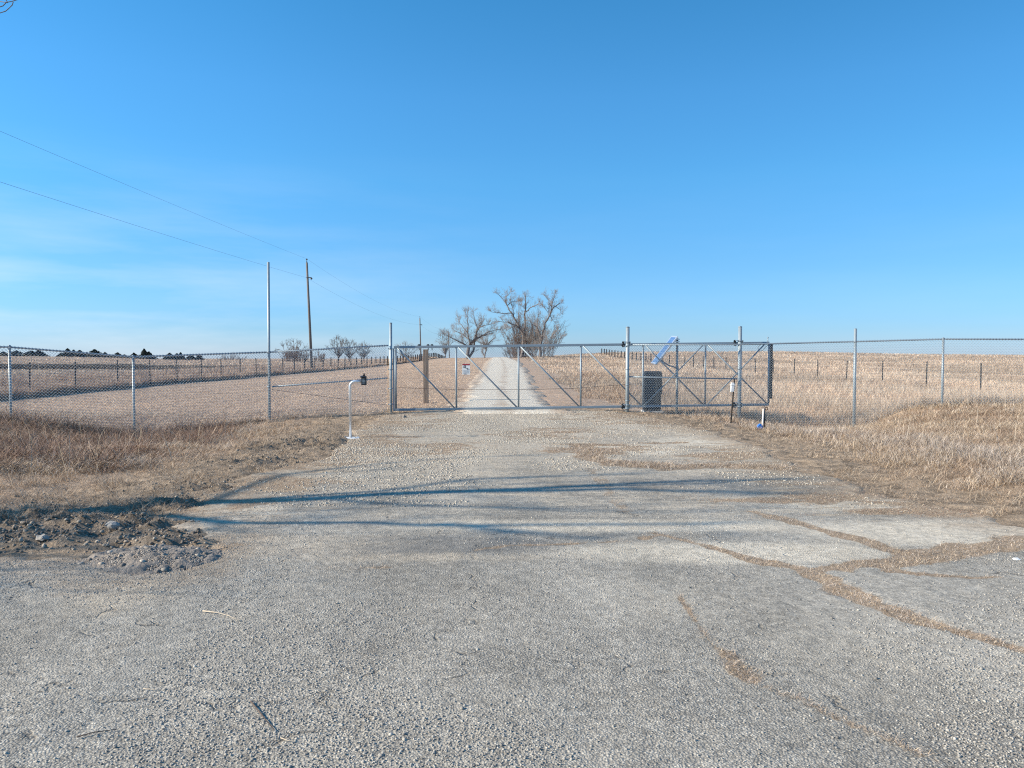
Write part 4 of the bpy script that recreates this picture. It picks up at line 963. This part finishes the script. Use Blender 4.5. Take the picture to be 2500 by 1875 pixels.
# verge: short trampled grass either side of the apron
x, y = fan(420000, 7.2, 23.5, g, 1.0, -.72, .72)
s = poly_sd(x, y, apron); cl = clod_mask(x, y)
dens = sstep(.15, -.35, s)*(1-.15*cl)*(.35+.65*sstep(.35, .6, fbm(x*2.2, y*2.2, 301)))
right_sparse = sstep(-1.4, -.4, s)*.35*(x > 0)
k = g.uniform(0, 1, len(x)) < dens-right_sparse+cl*.25*(s < .1)
x, y, s = x[k], y[k], s[k]; n = len(x)
h = g.uniform(.03, .09, n)*(1+.7*sstep(-.8, -2.5, s)); wd = np.maximum(.0028, y*.00032)
cl_ = sstep(.55, .66, fbm(x*2.7, y*3.3, 303)); h = h*(1+1.6*cl_)
blades('verge_grass', x, y, h, wd, g.uniform(.6, 1.5, n), pick(g, n, [(.42, .31, .21), (.52, .40, .28), (.34, .25, .175), (.25, .18, .13), (.60, .49, .36)]), g, 'short dry trampled grass along both edges of the pavement', 'grass')
# debris and sprigs on the dirt strips
x, y = fan(600000, 3.0, 18, g, 1.0, -.3, .75)
sm = strip_mask(x, y); k = (g.uniform(0, 1, len(x)) < sm*.95) & (sm > .2); x, y = x[k], y[k]; n = len(x)
thick = blob(x, y, [(1440, 1110, .9, .9), (1620, 1142, 1.6, .5), (1820, 1142, 1.4, .5)])
xe = g.uniform(.6, 7.5, 160000); ye = g.uniform(10.5, 19.5, 160000); ke = g.uniform(0, 1, len(xe)) < np.maximum(strip_mask(xe, ye), spill(xe, ye)*.8)*sstep(.4, .56, fbm(xe*2.6, ye*2.6, 433))
x = np.concatenate([x, xe[ke]]); y = np.concatenate([y, ye[ke]]); n = len(x); thick = blob(x, y, [(1440, 1110, .9, .9), (1620, 1142, 1.6, .5), (1820, 1142, 1.4, .5), (1460, 1070, .9, .9)])
blades('crack_grass', x, y, g.uniform(.02, .055, n)*(1+3.0*thick*(fbm(x*3, y*4, 420))), np.maximum(.0022, y*.0003), g.uniform(.7, 1.5, n), pick(g, n, GREY+TAN[:4]), g, 'dead grass and straw lying in the cracks of the pavement', 'grass', z=apron_z(x, y)-.004)
x, y = fan(650000, 7.4, 22, g, 1.0, -.45, .62)
sa = poly_sd(x, y, apron); nn = fbm(x*1.1, y*2.2, 361)
k = (sa > -.15) & (g.uniform(0, 1, len(x)) < np.maximum(spill(x, y)*.9, .5*(nn > .56+.2*np.clip(sa, 0, 2)))); x, y = x[k], y[k]; n = len(x)
blades('spilled_straw', x, y, g.uniform(.015, .055, n), np.maximum(.0022, y*.0003), g.uniform(.9, 1.5, n), pick(g, n, TAN+RED[:2]), g, 'loose dead grass and straw strewn over the ragged pavement edges', 'straw', z=apron_z(x, y)-.003)
# tangled weeds left of the ditch
x, y = fan(330000, 10.5, 20.5, g, 1.0, -.84, -.30)
s = poly_sd(x, y, apron); tang = sstep(-2.2, -3.6, s + (fbm(x*.8, y*.8, 311)-.5)*2.0)
tang = tang*(y < 18.15+(x+11.85)*.46-.02*0+1.2); k = g.uniform(0, 1, len(x)) < tang*(.3+.7*sstep(.38, .6, fbm(x*1.6, y*1.6, 312))); x, y = x[k], y[k]; n = len(x)
az = fbm(x*.6, y*.6, 313)*14; cz = fbm(x*1.1, y*1.1, 314)
pal = np.where((cz+g.normal(0, .10, n) > .51)[:, None], pick(g, n, [(.36, .24, .17), (.44, .31, .22), (.24, .16, .115), (.54, .41, .30)], .25), pick(g, n, TAN[:3]+GREY[:3]))
blades('tangled_weeds', x, y, g.uniform(.15, .50, n)*(.35+.9*fbm(x*1.2, y*1.2, 315)), g.uniform(.004, .008, n), g.uniform(.8, 1.5, n), pal, g, 'tangled brown weeds and brambles in front of the left fence', 'weeds', az=az+g.normal(0, .7, n), curl=.9)
x, y = fan(200, 10.5, 17, g, 1.0, -.80, -.36); s = poly_sd(x, y, apron); k = s < -2.2; x, y = x[k], y[k]; n = len(x)
blades('tall_stems', x, y, g.uniform(.35, .95, n), np.full(n, .006), g.uniform(.05, .7, n), pick(g, n, [(.60, .50, .36), (.48, .38, .27)]), g, 'pale dry stems standing out of the weeds by the left fence', 'weeds', curl=.5)
x, y = fan(42000, 10.5, 20, g, 1.0, -.84, -.34); s = poly_sd(x, y, apron); q_ = fbm(x*1.3, y*1.3, 317)
k = (s+ (fbm(x*.8, y*.8, 311)-.5)*2.0 < -3.0) & (q_ > .47) & (y < 18.3+(x+11.85)*.46+.6); x, y = x[k], y[k]; n = len(x)
blades('brambles', x, y, g.uniform(.3, .9, n), g.uniform(.004, .007, n), g.uniform(.6, 1.3, n), pick(g, n, [(.24, .155, .115), (.32, .215, .155), (.15, .10, .08), (.44, .32, .23)], .25), g, 'dark reddish arching brambles in the ditch by the left fence', 'brambles', curl=1.1)
# right bank
x, y = fan(420000, 9.0, 21.6, g, 1.0, .22, .84)
s = poly_sd(x, y, apron); w_ = sstep(-.9, -2.3, s+(fbm(x*.9, y*.9, 321)-.5)*1.2); tuft = fbm(x*2.0, y*2.0, 322)
k = g.uniform(0, 1, len(x)) < w_*(.25+.75*sstep(.38, .62, tuft)); x, y, tuft, w_ = x[k], y[k], tuft[k], w_[k]; n = len(x)
band = np.exp(-((s[k]+2.6)/.9)**2)
pal = np.where((g.uniform(0, 1, n) < .25+.6*band)[:, None], pick(g, n, GREY), pick(g, n, TAN))
dk = fbm(x*1.6, y*1.6, 324)+g.normal(0, .04, n) > .53; pal = np.where(dk[:, None], pick(g, n, [(.36, .26, .185), (.46, .34, .245), (.28, .20, .14), (.54, .43, .32)]), pal)
blades('bank_grass', x, y, g.uniform(.06, .21, n)*(.55+1.0*tuft)*(1+.5*band), np.maximum(.0035, y*.0003), g.uniform(.4, 1.35, n), pal, g, 'tufted pale dry grass covering the bank right of the pavement', 'grass', curl=.8)
x, y = fan(26, 9.5, 20, g, 1.0, .42, .72); n = len(x)
blades('bank_stems', x, y, g.uniform(.3, .8, n), np.full(n, .006), g.uniform(.0, .35, n), pick(g, n, [(.60, .51, .40)]), g, 'single tall pale stems rising from the right bank', 'grass', curl=.3)
# prairie right of the road beyond the fence
x, y = fan(700000, 20.5, 205, g, 1.45, -.05, .86)
l, r = road_edges(y); fy = np.interp(x, [-4, 3.4, 6.7, 9.6, 11.7, 16], [23.5, 23.4, 22.5, 21.6, 20.9, 19.4])
edge_ = r+1.6+ (fbm(x*.4, y*.15, 331)-.5)*3 + np.clip(30-y, 0, 8)*.32
k = (y > fy) & (x > edge_) ; x, y = x[k], y[k]; n = len(x); cn = fbm(x*.35, y*.18, 332); t2 = fbm(x*1.5, y*1.5, 333)
hgt = g.uniform(.18, .50, n)*(.55+.9*t2)*(.35+.65*sstep(0, 3, x-edge_[k])); wd = np.maximum(.0035, y*.00030)
pal = np.where((cn+g.normal(0, .06, n) > .5)[:, None], pick(g, n, PINK+[(.30, .215, .165)]), pick(g, n, [(.50, .41, .32), (.62, .52, .41), (.54, .41, .29), (.42, .31, .22)]))*(.80+.4*sstep(.35, .65, fbm(x*.12, y*.06, 335)))[:, None]
blades('prairie_grass', x, y, hgt, wd, g.uniform(.05, .8, n), pal, g, 'tall dry prairie grass filling the field behind the right fence', 'grass')
# mown hay field left of the road
x, y = fan(420000, 20.5, 200, g, 1.45, -.86, .02)
l, r = road_edges(y); fy = 22.0+.46*(np.minimum(x, -3.5)+3.5)+.15
k = (y > fy) & (x < l-.3+(fbm(x*.6, y*.2, 341)-.5)*1.0) & (x > -19.6+(fbm(x*.4, y*.4, 345)-.5)*.6); x, y = x[k], y[k]; n = len(x)
blades('mown_grass', x, y, g.uniform(.03, .08, n), np.maximum(.004, y*.00036), g.uniform(.3, 1.3, n), pick(g, n, [(.66, .49, .33), (.72, .55, .38), (.60, .44, .295)], .06)*(.82+.3*sstep(.4, .62, fbm(x*.5, y*.12, 347)))[:, None], g, 'short mown dry grass of the field left of the gravel road', 'grass')
# far left field and the tall strip along the farm fence
x, y = fan(110000, 30, 225, g, 1.3, -.86, -.05); k = x < -24.0; x, y = x[k], y[k]; n = len(x); cn = fbm(x*.05, y*.03, 351)
blades('far_field_grass', x, y, g.uniform(.10, .34, n)*(.5+cn), np.maximum(.008, y*.0005), g.uniform(.1, .9, n), np.where((cn > .5)[:, None], pick(g, n, PINK), pick(g, n, TAN+GREY[:1])), g, 'dry grass of the open field beyond the left farm fence', 'grass')
n = 26000; y = g.uniform(92, 101, n); x = -g.uniform(.30, .80, n)*y; x = np.where(x > -.48*y, x-(g.uniform(0, 1, n))*20, x)  # shadow band of the far hedgerow, put in as dark blade colour
blades('far_shadow_strip', x, y, g.uniform(.35, .8, n), np.full(n, .05), g.uniform(.0, .5, n), pick(g, n, [(.16, .13, .10), (.22, .18, .13), (.12, .10, .08)]), g, 'dark strip of rank growth across the far left field', 'hedge')
n = 230000; yy = (24**(-.4)+(215**(-.4)-24**(-.4))*g.uniform(0, 1, n))**(-2.5); xx = -20.35-np.abs(g.normal(0, 1, n))**1.3*2.6+(fbm(yy*.25, yy*0, 352)-.5)*1.2
k = g.uniform(0, 1, n) < .35+.9*sstep(.3, .6, fbm(xx*.7, yy*.5, 353)); x, y = xx[k], yy[k]; n = len(x)
blades('tall_strip_grass', x, y, g.uniform(.7, 1.2, n)*(.5+.6*fbm(x*.5, y*.4, 354))*(.62+.38*sstep(-20.6, -23.5, x)), np.maximum(.006, y*.00042), g.uniform(.02, .55, n), np.where((g.uniform(0, 1, n) < .25)[:, None], pick(g, n, [(.38, .25, .18), (.46, .31, .23)]), pick(g, n, PINK)), g, 'tall reddish dry grass growing along the left farm fence', 'grass')

# loose stones on the apron
def stones(name, x, y, z, sz, cols, g, label, cat='gravel'):
    n = len(x); c = np.array([[-1, -1, -1], [1, -1, -1], [1, 1, -1], [-1, 1, -1], [-1, -1, 1], [1, -1, 1], [1, 1, 1], [-1, 1, 1]], float)
    v = c[None]*np.array([.5, .5, .34])[None, None]*(1+g.normal(0, .25, (n, 8, 3))); v[:, 4:, :2] *= .62
    a = g.uniform(0, 6.28, n); ca, sa = np.cos(a), np.sin(a)
    vx = (v[..., 0]*ca[:, None]-v[..., 1]*sa[:, None])*g.uniform(.8, 1.4, n)[:, None]; vy = v[..., 0]*sa[:, None]+v[..., 1]*ca[:, None]
    V = np.stack([vx, vy, v[..., 2]], -1)*sz[:, None, None]+np.stack([x, y, z+sz*.18], 1)[:, None]
    f = np.array([[0, 3, 2, 1], [4, 5, 6, 7], [0, 1, 5, 4], [1, 2, 6, 5], [2, 3, 7, 6], [3, 0, 4, 7]])
    Q = (np.arange(n)*8)[:, None, None]+f[None]
    o = np_mesh(name, V.reshape(-1, 3), Q.reshape(-1, 4), mat=M['stone'], attrs={'col': np.repeat(cols, 8, 0)}); tag(o, label, cat, kind='stuff'); return o
SC = [(.30, .28, .25), (.35, .33, .295), (.40, .375, .33), (.22, .208, .188), (.43, .405, .355)]
x, y = fan(120000, 2.5, 22, g, 1.0, -.75, .78)
k = (poly_sd(x, y, apron) > .1) & (strip_mask(x, y) < .2) & (g.uniform(0, 1, len(x)) < .08+.85*sstep(.42, .60, fbm(x*.8, y*.5, 401, 5))); x, y = x[k], y[k]; n = len(x)
sz = g.uniform(.004, .0095, n)*(1+.4*(g.uniform(0, 1, n) > .95)+ (g.uniform(0, 1, n) > .998)*.9)*np.maximum(1, y/14)
tn = blob(x, y, [(1200, 1075, 2.2, 2.6), (1230, 1030, 3.0, 3.0), (1000, 1110, 1.6, 2.0), (1500, 1290, 2.5, .6)])
cols = np.where((g.uniform(0, 1, n) < tn)[:, None], pick(g, n, [(.56, .51, .43), (.64, .59, .51), (.46, .41, .34)], .12), pick(g, n, SC, .12))
stones('loose_gravel', x, y, apron_z(x, y), sz, cols, g, 'loose stone chips scattered over the worn pavement')
x, y = fan(200000, 8.0, 22.5, g, 1.0, -.5, .5)
c1_ = blob(x, y, [(1180, 1060, 2.6, 4.0), (1250, 1020, 4.5, 3.0), (1000, 1090, 2.2, 2.5)]); k = (poly_sd(x, y, apron) > .0) & (strip_mask(x, y) < .2) & (g.uniform(0, 1, len(x)) < (.12+.7*c1_)*sstep(.38, .6, fbm(x*.9, y*.7, 411, 5))); x, y = x[k], y[k]; n = len(x)
stones('crushed_rock', x, y, apron_z(x, y)-.002, g.uniform(.009, .022, n), pick(g, n, [(.46, .41, .335), (.54, .49, .405), (.38, .33, .265), (.30, .26, .21), (.50, .45, .37)], .12), g, 'pale tan crushed rock tracked over the pavement below the gate')
# dirt clods in the churned ground
x, y = fan(60000, 6.2, 17, g, 1.0, -.75, .0); k = g.uniform(0, 1, len(x)) < clod_mask(x, y)*.4; x, y = x[k], y[k]; n = len(x)
stones('dirt_clods', x, y, terrain(x, y), g.uniform(.008, .028, n)*(1+(g.uniform(0, 1, n) > .996)*1.2), pick(g, n, [(.21, .17, .13), (.28, .23, .18), (.15, .12, .095), (.36, .31, .25)], .12), g, 'crumbled dirt clods churned up beside the pavement', 'dirt')

# heap of broken asphalt and gravel
c = G(385, 1372); hp = thing('rubble_heap', 'low heap of grey gravel and broken asphalt at the left edge of the pavement', 'rubble heap', (c[0], c[1], 0))
gg = np.random.default_rng(5); nx = 46; V = []; 
uu, vv = np.meshgrid(np.linspace(-1, 1, nx), np.linspace(-1, 1, nx)); rr = np.hypot(uu, vv)
X = c[0]+uu*.62; Y = c[1]+vv*.40
Z = .095*np.clip(1-rr**1.6, -.3, 1)*(.55+.9*fbm(X*4, Y*4, 501))+(fbm(X*12, Y*12, 502)-.5)*.09
idx = np.arange(nx*nx).reshape(nx, nx); Qh = np.stack([idx[:-1, :-1], idx[:-1, 1:], idx[1:, 1:], idx[1:, :-1]], -1).reshape(-1, 4)
M['heap'] = simple('grey_rubble', (.27, .235, .20), .95, 0, .55, 30, .03)
np_mesh('mound', np.stack([X, Y, Z], -1).reshape(-1, 3), Qh, mat=M['heap'], parent=hp)
n = 20000; a = gg.uniform(0, 6.28, n); q = np.sqrt(gg.uniform(0, 1, n))*gg.uniform(.8, 1.3, n); sx_ = c[0]+np.cos(a)*q*.6; sy_ = c[1]+np.sin(a)*q*.38
zz = .095*np.clip(1-q**1.6, 0, 1)*(.55+.9*fbm(sx_*4, sy_*4, 501))
o = stones('stones', sx_, sy_, zz, gg.uniform(.006, .015, n)*(1+1.8*(gg.uniform(0, 1, n) > .996)), pick(gg, n, [(.27, .24, .21), (.19, .17, .15), (.38, .33, .27), (.24, .20, .165)], .18), gg, None, None)
o.parent = hp; o.matrix_parent_inverse = Matrix.Translation(hp.location).inverted(); o['kind'] = 'stuff'

# twigs lying on the pavement
def stick(pts, r, label, col):
    q = [G(px, py) for px, py in pts]; pp = [(a[0], a[1], float(apron_z(np.array([a[0]]), np.array([a[1]]))[0])+.006+r) for a in q]
    tag(MB().path(pp, [r*(1-.5*k/(len(pp)-1)) for k in range(len(pp))], 6).build('stick', col), label, 'stick', 'sticks on the pavement')
M['straw'] = simple('straw', (.50, .42, .32), .8, 0, .2, 40); M['darkstick'] = simple('dark_stick', (.10, .07, .055), .85, 0, .3, 40)
stick([(495, 1505), (530, 1509), (560, 1518), (585, 1530)], .0042, 'pale curved stick lying on the pavement near the left', M['straw'])
stick([(612, 1727), (640, 1763), (669, 1800)], .0035, 'straight grey-brown stick lying in the left foreground', M['darkstick'])
stick([(188, 1818), (230, 1806), (285, 1797)], .003, 'dark thin stick lying in the bottom left corner', M['darkstick'])
stick([(685, 1820), (705, 1828), (725, 1831)], .0022, 'tiny pale straw lying below the straight stick', M['straw'])
stick([(350, 1697), (370, 1698), (392, 1702)], .0022, 'tiny pale straw lying left of the straight stick', M['straw'])
def chunk(px, py, s, label, m_, base):
    a = G(px, py); mb = MB(); mb.ball((a[0], a[1], base+s*.25), s, (1.2, .9, .6), 2)
    for v in mb.bm.verts: v.co += Vector((random.uniform(-1, 1), random.uniform(-1, 1), random.uniform(-1, 1)))*s*.22
    for f in mb.bm.faces: f.smooth = False
    tag(mb.build('rock', m_), label, 'rock', 'broken chunks beside the pavement')
M['rock'] = simple('pale_rock', (.34, .32, .29), .9, 0, .25, 30, .01)
chunk(275, 1302, .055, 'pale broken chunk in the churned dirt, the largest of its group', M['rock'], .06)
chunk(105, 1328, .045, 'pale broken chunk at the far left edge of the churned dirt', M['rock'], .04)
chunk(2482, 1377, .035, 'small white rock on the pavement at the right edge', M['white'], .02)
chunk(985, 1021, .08, 'dark dirt lump in front of the left end of the gate', M['heap'], .0)
